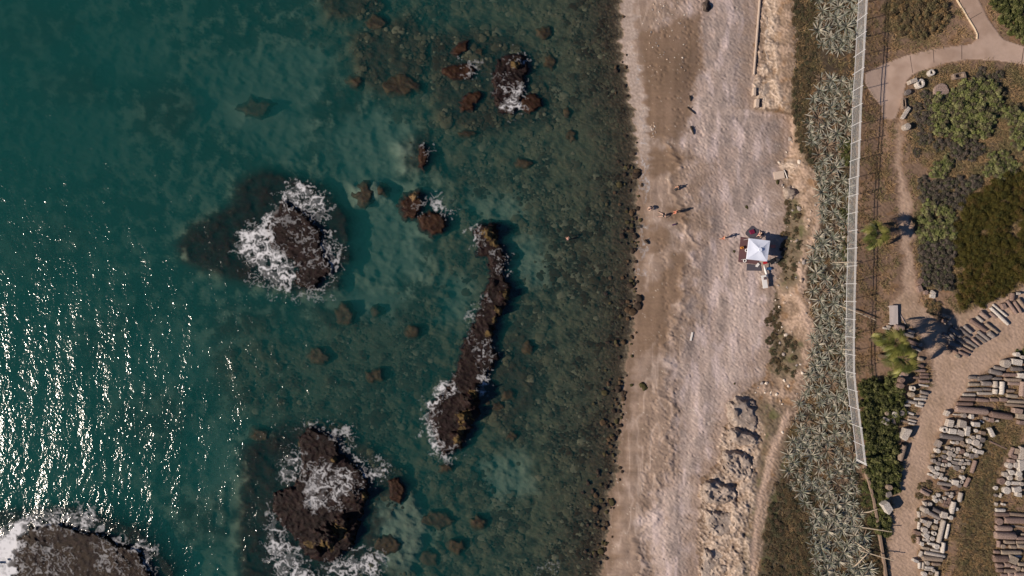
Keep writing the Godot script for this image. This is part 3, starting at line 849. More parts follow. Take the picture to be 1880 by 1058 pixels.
# ---------- old stones in the yard ----------
# each list: where its corner lies in the photograph, how many units to a pixel, then
# shafts [x1, y1, x2, y2, width, tone], drums [x, y, radius, tone, height], blocks [x, y, length, width, angle, tone, height]; tones: g grey, p pink, w white, b beige
const YARD := [
	{"at": [1720, 530], "s": 11.75, "set": "the slanting row below the olive thicket",
		"shafts": [[100, 560, 300, 640, 85, "b"], [860, 600, 990, 710, 75, "w"], [930, 510, 1100, 640, 100, "p"], [720, 680, 1060, 910, 95, "p"], [1060, 750, 1330, 960, 75, "b"], [1140, 520, 1290, 630, 70, "p"], [1160, 410, 1550, 780, 75, "w"], [1210, 340, 1520, 600, 52, "w"], [1510, 260, 1720, 540, 85, "p"], [1640, 100, 1615, 270, 105, "p"], [1670, 280, 1830, 530, 72, "p"], [1750, 220, 1900, 400, 85, "b"], [340, 810, 440, 880, 58, "g"], [280, 860, 520, 1040, 85, "g"], [480, 850, 730, 1040, 66, "g"], [590, 800, 760, 950, 75, "g"]],
		"drums": [], "blocks": [[180, 700, 90, 80, 10, "p", 0.6], [285, 740, 70, 85, 0, "g", 0.7], [1465, 385, 115, 80, 70, "p", 0.6], [1775, 110, 75, 50, 10, "w", 0.5]]},
	{"at": [1720, 600], "s": 11.75, "set": "the slanting row below the olive thicket",
		"shafts": [[140, 140, 330, 290, 66, "g"], [250, 120, 400, 260, 66, "g"], [890, 100, 1130, 290, 76, "g"], [1120, 130, 1240, 220, 112, "g"], [850, 180, 1060, 330, 66, "g"], [760, 250, 940, 400, 60, "p"], [580, 240, 880, 440, 66, "g"], [410, 270, 570, 360, 70, "g"], [250, 350, 520, 440, 86, "g"], [580, 380, 780, 490, 60, "b"], [530, 450, 740, 560, 60, "p"], [470, 540, 680, 630, 70, "p"], [240, 430, 450, 570, 60, "p"]],
		"drums": [], "blocks": [[470, 640, 80, 60, 40, "b", 0.4]]},
	{"at": [1720, 630], "s": 11.75, "set": "the long rows on the yard's east side",
		"shafts": [[1230, 525, 1470, 565, 80, "g"], [1140, 600, 1400, 660, 110, "g"], [1610, 555, 1840, 565, 100, "g"], [1430, 685, 1780, 690, 85, "p"], [1470, 790, 1820, 800, 80, "b"], [690, 740, 850, 742, 76, "g"], [880, 770, 1180, 730, 105, "g"], [1220, 765, 1400, 770, 62, "g"], [680, 890, 920, 890, 78, "b"], [960, 870, 1170, 872, 108, "g"], [1265, 820, 1270, 960, 112, "w"], [1415, 830, 1400, 1110, 112, "w"], [1270, 990, 1260, 1100, 112, "w"], [1540, 870, 1790, 880, 80, "p"], [1860, 830, 1830, 1150, 112, "p"], [650, 1010, 970, 1000, 76, "g"], [980, 992, 1170, 1000, 64, "g"], [1500, 1032, 1670, 1034, 70, "b"], [1510, 1132, 1740, 1152, 85, "b"]],
		"drums": [[1530, 448, 85, "w", 0.8], [1760, 248, 52, "w", 0.6], [1860, 308, 40, "w", 0.5]], "blocks": [[1745, 418, 200, 125, 10, "w", 0.8], [1840, 710, 100, 110, 0, "w", 0.7]]},
	{"at": [1720, 700], "s": 11.75, "set": "the long rows on the yard's east side",
		"shafts": [[880, 260, 1200, 268, 72, "w"], [560, 290, 830, 295, 66, "w"], [500, 380, 820, 390, 92, "p"], [850, 400, 1120, 420, 86, "p"], [1140, 400, 1320, 405, 86, "p"], [1350, 395, 1520, 400, 92, "p"], [1530, 430, 1900, 450, 76, "b"], [1480, 500, 1900, 540, 70, "b"], [430, 485, 775, 490, 86, "p"], [410, 600, 1100, 665, 142, "p"], [1160, 710, 1620, 780, 142, "p"], [350, 720, 550, 725, 36, "w"], [930, 850, 1020, 890, 44, "w"]],
		"drums": [[610, 745, 50, "g", 0.5]], "blocks": [[1775, 650, 160, 100, 10, "p", 0.7], [1830, 770, 150, 110, 5, "b", 0.7], [1840, 900, 130, 90, 5, "p", 0.6], [245, 705, 105, 72, -65, "w", 0.6], [775, 770, 80, 100, 0, "w", 0.6], [1090, 810, 60, 64, 0, "g", 0.5], [1190, 850, 90, 90, 5, "p", 0.6], [1310, 860, 66, 42, 5, "w", 0.4], [310, 915, 110, 150, 15, "w", 0.7], [580, 930, 145, 150, 10, "w", 0.8], [870, 940, 170, 100, 5, "w", 0.7], [430, 980, 95, 46, 25, "w", 0.4]]},
	{"at": [1690, 770], "s": 11.75, "set": "the crowd of pale stones mid yard",
		"shafts": [[440, 355, 915, 425, 112, "g"], [1490, 470, 1870, 640, 46, "p"], [930, 825, 1080, 845, 38, "b"], [720, 865, 880, 875, 40, "w"], [960, 870, 1100, 905, 36, "w"], [1190, 890, 1105, 1160, 88, "p"]],
		"drums": [[540, 230, 68, "o", 0.6], [1215, 250, 40, "w", 0.5], [1150, 400, 45, "w", 0.5], [1270, 390, 50, "w", 0.5], [1355, 450, 58, "g", 0.6], [1070, 480, 56, "w", 0.6], [1215, 510, 78, "w", 0.7], [720, 510, 32, "w", 0.5], [805, 510, 38, "w", 0.5], [910, 515, 46, "b", 0.5], [955, 570, 38, "b", 0.5], [1045, 580, 40, "b", 0.5], [1100, 610, 38, "w", 0.5], [615, 620, 40, "w", 0.5], [715, 660, 48, "o", 0.5], [830, 650, 43, "w", 0.5], [915, 700, 55, "p", 0.5], [1055, 670, 42, "b", 0.5], [1180, 670, 45, "w", 0.5], [800, 720, 32, "w", 0.4], [390, 685, 54, "w", 0.6], [540, 705, 35, "g", 0.4], [650, 740, 58, "w", 0.6], [735, 785, 42, "w", 0.5], [1015, 765, 46, "w", 0.5], [1120, 800, 54, "g", 0.5], [1215, 790, 46, "g", 0.5], [530, 815, 48, "g", 0.5], [640, 850, 50, "w", 0.5], [860, 805, 40, "b", 0.5], [305, 905, 45, "g", 0.5], [405, 960, 46, "g", 0.5], [630, 985, 45, "w", 0.5], [875, 960, 45, "w", 0.5], [970, 960, 35, "w", 0.4], [1050, 955, 38, "w", 0.4], [910, 900, 35, "w", 0.4], [300, 790, 32, "b", 0.4]],
		"blocks": [[710, 265, 140, 105, 8, "w", 0.7], [885, 300, 155, 105, 25, "w", 0.7], [1035, 260, 110, 215, 8, "w", 0.8], [1360, 300, 130, 78, 12, "b", 0.6], [1550, 290, 185, 70, 65, "w", 0.6], [1300, 580, 120, 60, -65, "w", 0.5], [415, 540, 140, 75, -65, "g", 0.7], [1290, 710, 150, 78, 12, "w", 0.6], [435, 875, 72, 40, -70, "g", 0.5], [540, 905, 100, 52, 8, "p", 0.4], [490, 985, 72, 44, -80, "w", 0.5], [565, 1000, 75, 46, -80, "w", 0.5], [750, 945, 130, 70, 15, "g", 0.4]]},
	{"at": [1690, 840], "s": 11.75, "set": "the crowd of pale stones mid yard",
		"shafts": [[380, 555, 680, 600, 78, "g"], [450, 650, 590, 690, 70, "p"], [1060, 440, 960, 640, 86, "p"], [5, 710, 190, 810, 90, "p"], [40, 660, 240, 740, 46, "p"], [880, 760, 840, 960, 95, "w"]],
		"drums": [[245, 230, 46, "w", 0.5], [285, 290, 40, "w", 0.5], [375, 240, 50, "w", 0.5], [340, 425, 45, "w", 0.5], [465, 375, 38, "w", 0.5], [455, 445, 40, "w", 0.4], [545, 470, 46, "w", 0.4], [800, 235, 55, "g", 0.4], [905, 300, 40, "b", 0.4], [940, 225, 35, "w", 0.4], [930, 445, 52, "w", 0.5], [900, 535, 42, "o", 0.5], [855, 620, 46, "g", 0.5], [400, 820, 45, "w", 0.4], [320, 860, 38, "w", 0.4], [690, 780, 30, "w", 0.4], [675, 845, 42, "w", 0.4], [600, 790, 40, "g", 0.4], [535, 890, 36, "w", 0.4], [345, 940, 45, "w", 0.5], [410, 920, 30, "w", 0.4], [630, 915, 36, "p", 0.4], [215, 1020, 44, "w", 0.5], [1845, 375, 50, "w", 0.5], [1640, 665, 45, "w", 0.4], [1645, 825, 32, "g", 0.4], [640, 985, 40, "p", 0.4]],
		"blocks": [[360, 350, 100, 70, 20, "w", 0.5], [225, 380, 80, 45, 20, "w", 0.4], [490, 270, 84, 84, 5, "b", 0.5], [770, 555, 110, 110, 8, "w", 0.6], [470, 950, 40, 75, 0, "b", 0.4], [560, 970, 85, 70, 5, "p", 0.4], [125, 1000, 80, 46, 70, "w", 0.5], [1745, 830, 85, 28, -75, "w", 0.4], [1655, 1020, 70, 44, -80, "w", 0.4], [1810, 1020, 66, 40, 10, "w", 0.4], [720, 195, 60, 40, 20, "w", 0.4], [650, 515, 40, 30, 40, "w", 0.3]]},
	{"at": [1660, 910], "s": 11.75, "set": "the rows at the gravel path's south end",
		"shafts": [[1075, 130, 1020, 390, 118, "w"], [470, 335, 780, 500, 95, "g"], [600, 270, 840, 390, 90, "g"], [860, 530, 745, 1020, 105, "w"], [965, 610, 900, 930, 68, "w"], [310, 340, 330, 470, 72, "w"], [330, 570, 310, 730, 62, "w"], [305, 890, 310, 1040, 76, "p"], [855, 1010, 830, 1240, 92, "w"], [570, 1170, 770, 1205, 56, "w"], [440, 1230, 880, 1320, 86, "w"], [390, 1340, 830, 1380, 112, "b"], [390, 1205, 340, 1320, 80, "w"], [335, 1440, 330, 1580, 66, "w"], [415, 1440, 405, 1590, 60, "w"], [610, 1480, 780, 1482, 72, "b"], [440, 1545, 630, 1560, 60, "w"], [440, 1596, 620, 1612, 42, "w"], [720, 1630, 705, 1780, 82, "w"]],
		"drums": [[490, 335, 62, "w", 1.0], [1020, 485, 52, "w", 0.5], [1150, 300, 36, "w", 0.4], [690, 700, 50, "b", 0.5], [665, 825, 46, "o", 0.5], [625, 940, 48, "w", 0.5], [455, 755, 66, "w", 0.6], [530, 800, 30, "w", 0.4], [720, 1112, 58, "w", 0.6], [515, 1466, 46, "w", 0.5], [645, 1626, 36, "w", 0.5], [455, 1710, 50, "w", 0.5], [570, 195, 44, "w", 0.5], [700, 120, 40, "w", 0.5], [985, 95, 36, "p", 0.4]],
		"blocks": [[880, 430, 115, 125, 15, "w", 0.7], [435, 410, 100, 80, 5, "b", 0.5], [445, 570, 130, 78, 18, "w", 0.5], [545, 620, 130, 70, -60, "w", 0.6], [705, 570, 85, 65, -75, "w", 0.5], [500, 880, 120, 95, 40, "w", 0.5], [495, 975, 130, 44, 14, "w", 0.4], [300, 820, 110, 80, 15, "p", 0.6], [470, 185, 90, 46, 70, "w", 0.5], [905, 145, 75, 68, 8, "p", 0.4], [905, 225, 95, 60, 12, "p", 0.4], [400, 1052, 85, 64, -80, "w", 0.6], [600, 1056, 125, 50, 8, "w", 0.5], [480, 1152, 125, 60, 8, "b", 0.5], [265, 1422, 100, 55, 25, "w", 0.5], [590, 1692, 95, 52, 15, "b", 0.4]]},
	{"at": [1800, 800], "s": 8.14, "set": "the pale drums above the brown stacks",
		"shafts": [[500, 180, 440, 300, 62, "p"]],
		"drums": [[450, 455, 42, "w", 0.6], [545, 445, 42, "w", 0.6], [385, 585, 40, "w", 0.5], [478, 555, 43, "w", 0.6], [455, 635, 40, "w", 0.5], [330, 685, 52, "p", 0.5], [425, 715, 38, "w", 0.5], [408, 825, 58, "w", 0.5], [590, 575, 48, "w", 0.6], [600, 640, 40, "w", 0.5], [630, 725, 32, "w", 0.5]],
		"blocks": [[535, 715, 112, 46, 3, "w", 0.4], [565, 810, 130, 80, -10, "w", 0.6], [590, 885, 70, 62, 5, "w", 0.5], [560, 240, 80, 60, -80, "b", 0.5], [630, 270, 180, 62, -85, "w", 0.6], [630, 455, 150, 80, 85, "w", 0.7], [505, 320, 86, 56, 15, "p", 0.5], [485, 385, 86, 50, 5, "p", 0.5]]},
	{"at": [1800, 928], "s": 8.14, "set": "the brown stacks in the yard's corner",
		"shafts": [[230, 70, 370, 75, 56, "w"], [220, 135, 430, 140, 66, "p"], [430, 130, 680, 150, 56, "b"], [360, 225, 700, 230, 96, "p"], [230, 340, 465, 345, 86, "p"], [460, 300, 680, 330, 32, "b"], [220, 445, 525, 460, 112, "p"], [600, 430, 680, 435, 36, "b"], [540, 490, 690, 495, 56, "p"], [275, 525, 275, 625, 58, "p"], [360, 550, 515, 555, 56, "b"], [530, 550, 680, 550, 46, "b"], [440, 620, 540, 625, 56, "b"], [550, 610, 690, 615, 62, "b"], [200, 695, 290, 700, 52, "p"], [310, 705, 610, 705, 66, "b"], [510, 755, 610, 765, 34, "w"], [200, 800, 410, 800, 102, "p"], [560, 880, 690, 880, 56, "b"], [235, 900, 335, 900, 70, "p"], [360, 890, 450, 890, 70, "p"], [460, 910, 540, 915, 56, "p"], [240, 970, 340, 975, 62, "p"], [355, 980, 540, 980, 60, "b"], [620, 960, 680, 960, 62, "b"], [305, 1040, 400, 1040, 44, "p"], [415, 1030, 490, 1035, 56, "p"], [510, 1035, 690, 1035, 70, "p"]],
		"drums": [[300, 250, 50, "p", 0.6], [350, 620, 36, "b", 0.5], [575, 955, 36, "b", 0.5]], "blocks": [[500, 820, 130, 105, 25, "b", 0.7]]},
	{"at": [1610, 590], "s": 11.75, "set": "the single file beside palms and hedge",
		"shafts": [[390, 120, 580, 150, 130, "p"], [130, 140, 270, 170, 52, "w"], [660, 200, 810, 250, 80, "g"], [540, 250, 790, 330, 80, "g"], [640, 400, 880, 500, 92, "p"], [700, 530, 850, 580, 80, "g"], [850, 590, 940, 640, 60, "w"], [780, 670, 850, 700, 60, "p"], [890, 805, 995, 825, 82, "b"], [870, 960, 1000, 970, 90, "p"], [830, 1050, 1040, 1065, 76, "p"], [930, 1140, 1115, 1140, 56, "p"], [790, 1210, 910, 1220, 56, "p"], [920, 1200, 1115, 1205, 70, "p"], [910, 1290, 1135, 1300, 70, "p"], [905, 1370, 1115, 1400, 46, "w"], [940, 1520, 1115, 1560, 76, "g"], [935, 1615, 1070, 1630, 52, "w"], [805, 1675, 1065, 1685, 56, "w"], [610, 1715, 870, 1770, 76, "w"], [895, 1760, 1005, 1780, 66, "w"], [835, 1810, 985, 1845, 56, "w"], [565, 1810, 720, 1815, 56, "w"], [630, 1955, 800, 2010, 56, "w"], [680, 2060, 860, 2075, 66, "b"], [500, 2140, 685, 2180, 56, "b"], [670, 2120, 850, 2165, 46, "w"], [690, 2200, 820, 2220, 50, "w"], [590, 2670, 495, 3010, 132, "b"]],
		"drums": [[555, 1275, 62, "p", 1.5], [540, 1400, 62, "p", 1.5], [645, 1145, 42, "p", 2.0], [795, 1455, 52, "o", 0.7], [775, 1590, 56, "b", 0.8], [230, 1990, 46, "b", 0.9], [400, 2020, 66, "w", 0.8], [550, 1985, 60, "g", 0.6]],
		"blocks": [[275, 120, 55, 45, 20, "w", 0.5], [950, 510, 90, 80, 5, "g", 0.5], [535, 1175, 72, 52, 5, "w", 0.6], [210, 2160, 150, 130, 20, "w", 0.9], [365, 2160, 130, 80, 80, "b", 0.8], [650, 2435, 240, 130, -63, "w", 1.0]]},
	{"at": [1560, 0], "s": 5.875, "set": "the carved stones below the concrete path",
		"shafts": [[600, 1110, 645, 1010, 0, "w"]],
		"drums": [[772, 897, 46, "o", 0.7], [892, 780, 33, "o", 0.6], [637, 992, 31, "g", 0.5], [995, 978, 76, "p", 0.4], [632, 1362, 36, "w", 0.9]],
		"blocks": [[697, 870, 66, 45, -20, "w", 0.9], [1185, 815, 135, 72, -10, "t", 0.6], [594, 1108, 115, 44, 85, "t", 0.5], [612, 1218, 130, 36, -60, "w", 0.4]]},
	{"at": [1560, 360], "s": 5.875, "set": "the loose stones by the dusky shrubs",
		"shafts": [], "drums": [[832, 1040, 24, "p", 0.4]], "blocks": [[770, 920, 75, 48, -55, "p", 0.5], [765, 1000, 65, 46, 70, "p", 0.5], [905, 1045, 50, 34, 40, "w", 0.4], [902, 1082, 46, 40, 10, "w", 0.4]]},
	{"at": [1560, 878], "s": 5.875, "set": "the standing stones at the hedge foot",
		"shafts": [], "drums": [[440, 105, 32, "b", 1.1]], "blocks": [[430, 180, 60, 60, 70, "g", 0.7], [425, 328, 105, 75, 55, "w", 1.4]]},
]

func shaft_mesh(sd: int) -> ArrayMesh:      # lies along x, 1 long, 1 thick, with worn ends
	var st := SurfaceTool.new()
	st.begin(Mesh.PRIMITIVE_TRIANGLES)
	var segs := 18
	var prof := [[-0.5, 0.0], [-0.5, 0.36], [-0.485, 0.46], [-0.44, 0.49], [-0.2, 0.5], [0.15, 0.495], [0.44, 0.475], [0.485, 0.44], [0.5, 0.34], [0.5, 0.0]]
	for k in prof.size() - 1:
		for s in segs:
			var q := []
			for e in [[k, s], [k, s + 1], [k + 1, s + 1], [k + 1, s]]:
				var a: float = TAU * e[1] / segs
				var p: Array = prof[e[0]]
				var d := Vector3(0, cos(a), sin(a))
				var chip: float = nz.fine.get_noise_3d(p[0] * 8.0 + sd * 40.0, d.y * 5.0, d.z * 5.0)
				q.append(Vector3(p[0] + minf(0.0, chip + 0.1) * 0.06 * signf(p[0]) * (1.0 if absf(p[0]) > 0.43 else 0.0), 0, 0) + d * p[1] * (1.0 + chip * 0.06))
			st.set_smooth_group(0 if k > 1 and k < prof.size() - 3 else 1)
			for t in [0, 2, 1, 0, 3, 2]:
				st.add_vertex(q[t])
	st.generate_normals()
	return st.commit()

func drum_mesh(sd: int, hole := 0.0) -> ArrayMesh:      # stands on y = 0, 1 high, 1 across
	var st := SurfaceTool.new()
	st.begin(Mesh.PRIMITIVE_TRIANGLES)
	var segs := 18
	var prof := [[0.46, 0.0], [0.5, 0.06], [0.49, 0.5], [0.5, 0.92], [0.45, 1.0], [0.0, 1.0]] if hole == 0.0 else [[0.46, 0.0], [0.5, 0.06], [0.49, 0.5], [0.5, 0.92], [0.45, 1.0], [hole + 0.03, 1.0], [hole, 0.94], [hole, 0.15], [0.0, 0.15]]
	for k in prof.size() - 1:
		for s in segs:
			var q := []
			for e in [[k, s], [k, s + 1], [k + 1, s + 1], [k + 1, s]]:
				var a: float = TAU * e[1] / segs
				var p: Array = prof[e[0]]
				var chip: float = nz.fine.get_noise_3d(cos(a) * 6.0 + sd * 40.0, p[1] * 5.0, sin(a) * 6.0)
				q.append(Vector3(cos(a) * p[0] * (1.0 + chip * 0.16), p[1] + minf(0.0, chip) * 0.10 * p[1] * p[0], sin(a) * p[0] * (1.0 + chip * 0.16)))
			st.set_smooth_group(k)
			for t in [0, 2, 1, 0, 3, 2]:
				st.add_vertex(q[t])
	st.generate_normals()
	return st.commit()

func block_mesh(sd: int, trough := false) -> ArrayMesh:     # stands on y = 0, 1 x 1 x 1, edges worn
	var st := SurfaceTool.new()
	st.begin(Mesh.PRIMITIVE_TRIANGLES)
	var ring := []
	for p in [[-0.42, -0.5], [0.42, -0.5], [0.5, -0.4], [0.5, 0.42], [0.4, 0.5], [-0.43, 0.5], [-0.5, 0.38], [-0.5, -0.42]]:
		var j: float = nz.fine.get_noise_2d(p[0] * 9.0 + sd * 60.0, p[1] * 9.0)
		ring.append(Vector2(p[0], p[1]) * (1.0 + j * 0.32))
	var prof := [[1.0, 0.0], [1.0, 0.9], [0.93, 1.0], [0.0, 1.0]] if not trough else [[1.0, 0.0], [1.0, 0.95], [0.96, 1.0], [0.66, 1.0], [0.62, 0.95], [0.6, 0.3], [0.0, 0.3]]
	for k in prof.size() - 1:
		for s in 8:
			var q := []
			for e in [[k, s], [k, (s + 1) % 8], [k + 1, (s + 1) % 8], [k + 1, s]]:
				var p: Array = prof[e[0]]
				var r: Vector2 = ring[e[1]]
				var tilt: float = (nz.fine.get_noise_2d(sd * 13.0, 5.0) * r.x + nz.fine.get_noise_2d(sd * 17.0, 9.0) * r.y) * 0.45
				q.append(Vector3(r.x * p[0], p[1] * (1.0 + tilt * p[0]), r.y * p[0]))
			st.set_smooth_group(-1)
			for t in [0, 2, 1, 0, 3, 2]:
				st.add_vertex(q[t])
	st.generate_normals()
	return st.commit()

func yard_stones() -> void:
	var tones := {"g": [Color(0.32, 0.285, 0.275), Color(0.25, 0.222, 0.218), Color(0.39, 0.345, 0.325)], "p": [Color(0.39, 0.285, 0.25), Color(0.31, 0.22, 0.19), Color(0.47, 0.355, 0.31)], "w": [Color(0.70, 0.64, 0.59), Color(0.58, 0.52, 0.47), Color(0.80, 0.75, 0.70)], "b": [Color(0.45, 0.36, 0.29), Color(0.40, 0.31, 0.25), Color(0.50, 0.42, 0.34)]}
	var words := {"g": "grey granite", "p": "pinkish brown granite", "w": "white marble", "b": "buff stone"}
	var stain := grain_texture(0.012, 77, 256)
	var ramp := Gradient.new()
	ramp.set_color(0, Color(0.62, 0.60, 0.58))
	ramp.set_color(1, Color(1, 1, 1))
	stain.color_ramp = ramp
	var ms := {}
	for k in tones:
		ms[k] = []
		for c in tones[k]:
			var m := rough_mat("stone_" + words[k].replace(" ", "_") + str(ms[k].size()), c, 0.9, 3.0, 0.7, false, 0.25)
			m.albedo_texture = stain
			ms[k].append(m)
	ms["o"] = ms.w
	ms["t"] = ms.b
	var shafts := []
	var drums := []
	var blocks := []
	for k in 4:
		shafts.append(shaft_mesh(k + 1))
		drums.append(drum_mesh(k + 11))
		blocks.append(block_mesh(k + 21))
	var hollow := drum_mesh(31, 0.24)
	var trough := block_mesh(41, true)
	for y in YARD:
		var ox: float = y.at[0]
		var oy: float = y.at[1]
		var s: float = y.s
		for a in y.shafts:
			if a[4] == 0:
				continue
			var thick: float = a[4] / s
			var mid := G(ox + (a[0] + a[2]) / 2.0 / s, oy + (a[1] + a[3]) / 2.0 / s)
			var r: float = thick * K * (EYE - mid.y) / 2.0
			var p1 := P(ox + a[0] / s, oy + a[1] / s, mid.y + r)
			var p2 := P(ox + a[2] / s, oy + a[3] / s, mid.y + r)
			var d := p2 - p1
			var b := Basis(Vector3.UP, atan2(-d.z, d.x)) * Basis(Vector3.RIGHT, rng.randf() * TAU) * Basis.from_scale(Vector3(d.length(), r * 2.0, r * 2.0))
			var c := (p1 + p2) / 2.0
			c.y = minf(on_ground(p1.x, p1.z).y, on_ground(p2.x, p2.z).y) + r * 0.94
			var size := "long " if d.length() > 3.0 else "short " if d.length() < 1.3 else ""
			if thick > 10.5:
				size = "thick " + size
			one("column_shaft", shafts[rng.randi() % 4], ms[a[5]][rng.randi() % 3], size + words[a[5]] + " column shaft in " + y.set, "column", "%s shafts in %s" % [words[a[5]], y.set], c, b)
		for a in y.drums:
			var g := G(ox + a[0] / s, oy + a[1] / s)
			var up: float = g.y + a[4]
			var top := P(ox + a[0] / s, oy + a[1] / s, up)
			g = on_ground(top.x, top.z)
			var w: float = 2.0 * a[2] / s * K * (EYE - up)
			var word: String = words["w" if a[3] == "o" else a[3]]
			var kind: String = "hollow round " if a[3] == "o" else "tall standing " if a[4] > 0.85 else "wide round " if w > 1.1 else "small round " if w < 0.62 else "round "
			one("column_drum", hollow if a[3] == "o" else drums[rng.randi() % 4], ms[a[3]][rng.randi() % 3], kind + word + " drum among " + y.set, "column drum", "%s drums among %s" % [word, y.set], Vector3(top.x, g.y - 0.04, top.z), Basis(Vector3.UP, rng.randf() * TAU) * Basis.from_scale(Vector3(w * rng.randf_range(0.95, 1.08), up - g.y + 0.04, w * rng.randf_range(0.92, 1.05))))
		for a in y.blocks:
			var g := G(ox + a[0] / s, oy + a[1] / s)
			var up: float = g.y + a[6]
			var top := P(ox + a[0] / s, oy + a[1] / s, up)
			g = on_ground(top.x, top.z)
			var u: float = K * (EYE - up) / s
			var word: String = words["b" if a[5] == "t" else a[5]]
			var kind: String = "hollowed " if a[5] == "t" else "tall " if a[6] > 0.85 else "large " if a[2] * u > 1.1 else "small " if a[2] * u < 0.65 else ""
			one("stone_trough" if a[5] == "t" else "stone_block", trough if a[5] == "t" else blocks[rng.randi() % 4], ms[a[5]][rng.randi() % 3], kind + word + (" trough" if a[5] == "t" else " block") + " among " + y.set, "stone block", "%s blocks among %s" % [word, y.set], Vector3(top.x, g.y - 0.04, top.z), Basis(Vector3.UP, -deg_to_rad(a[4])) * Basis.from_scale(Vector3(a[2] * u, up - g.y + 0.04, a[3] * u)))

# ---------- plants ----------
func leaf_blade(bend: float, width: float) -> ArrayMesh:      # an agave leaf, 1 long, from the origin along +x, a channel that ends in a spine
	var st := SurfaceTool.new()
	st.begin(Mesh.PRIMITIVE_TRIANGLES)
	var n := 5
	var rows := []
	for k in n + 1:
		var t := float(k) / n
		var w := width * (0.75 + 0.6 * sin(t * 2.4)) * (1.0 - pow(t, 3.0)) * 0.5
		var y := bend * t * t
		rows.append([Vector3(t, y + w * 0.45, -w), Vector3(t, y, 0), Vector3(t, y + w * 0.45, w)])
	for k in n:
		for s in 2:
			var a: Vector3 = rows[k][s]
			var b: Vector3 = rows[k + 1][s]
			var c: Vector3 = rows[k + 1][s + 1]
			var d: Vector3 = rows[k][s + 1]
			st.set_smooth_group(s)
			for p in [a, c, b, a, d, c]:
				st.add_vertex(p)
	st.generate_normals()
	return st.commit()

func inside_points(outline: Array, gap: float, most: int) -> Array:
	var q := poly(outline)
	var box := Rect2(q[0], Vector2.ZERO)
	for p in q:
		box = box.expand(p)
	var out := []
	for t in most * 40:
		var p := Vector2(rng.randf_range(box.position.x, box.end.x), rng.randf_range(box.position.y, box.end.y))
		if edge_distance(p, q) < 0.0:
			continue
		var ok := true
		for o in out:
			if o.distance_squared_to(p) < gap * gap:
				ok = false
				break
		if ok:
			out.append(p)
			if out.size() >= most:
				break
	return out

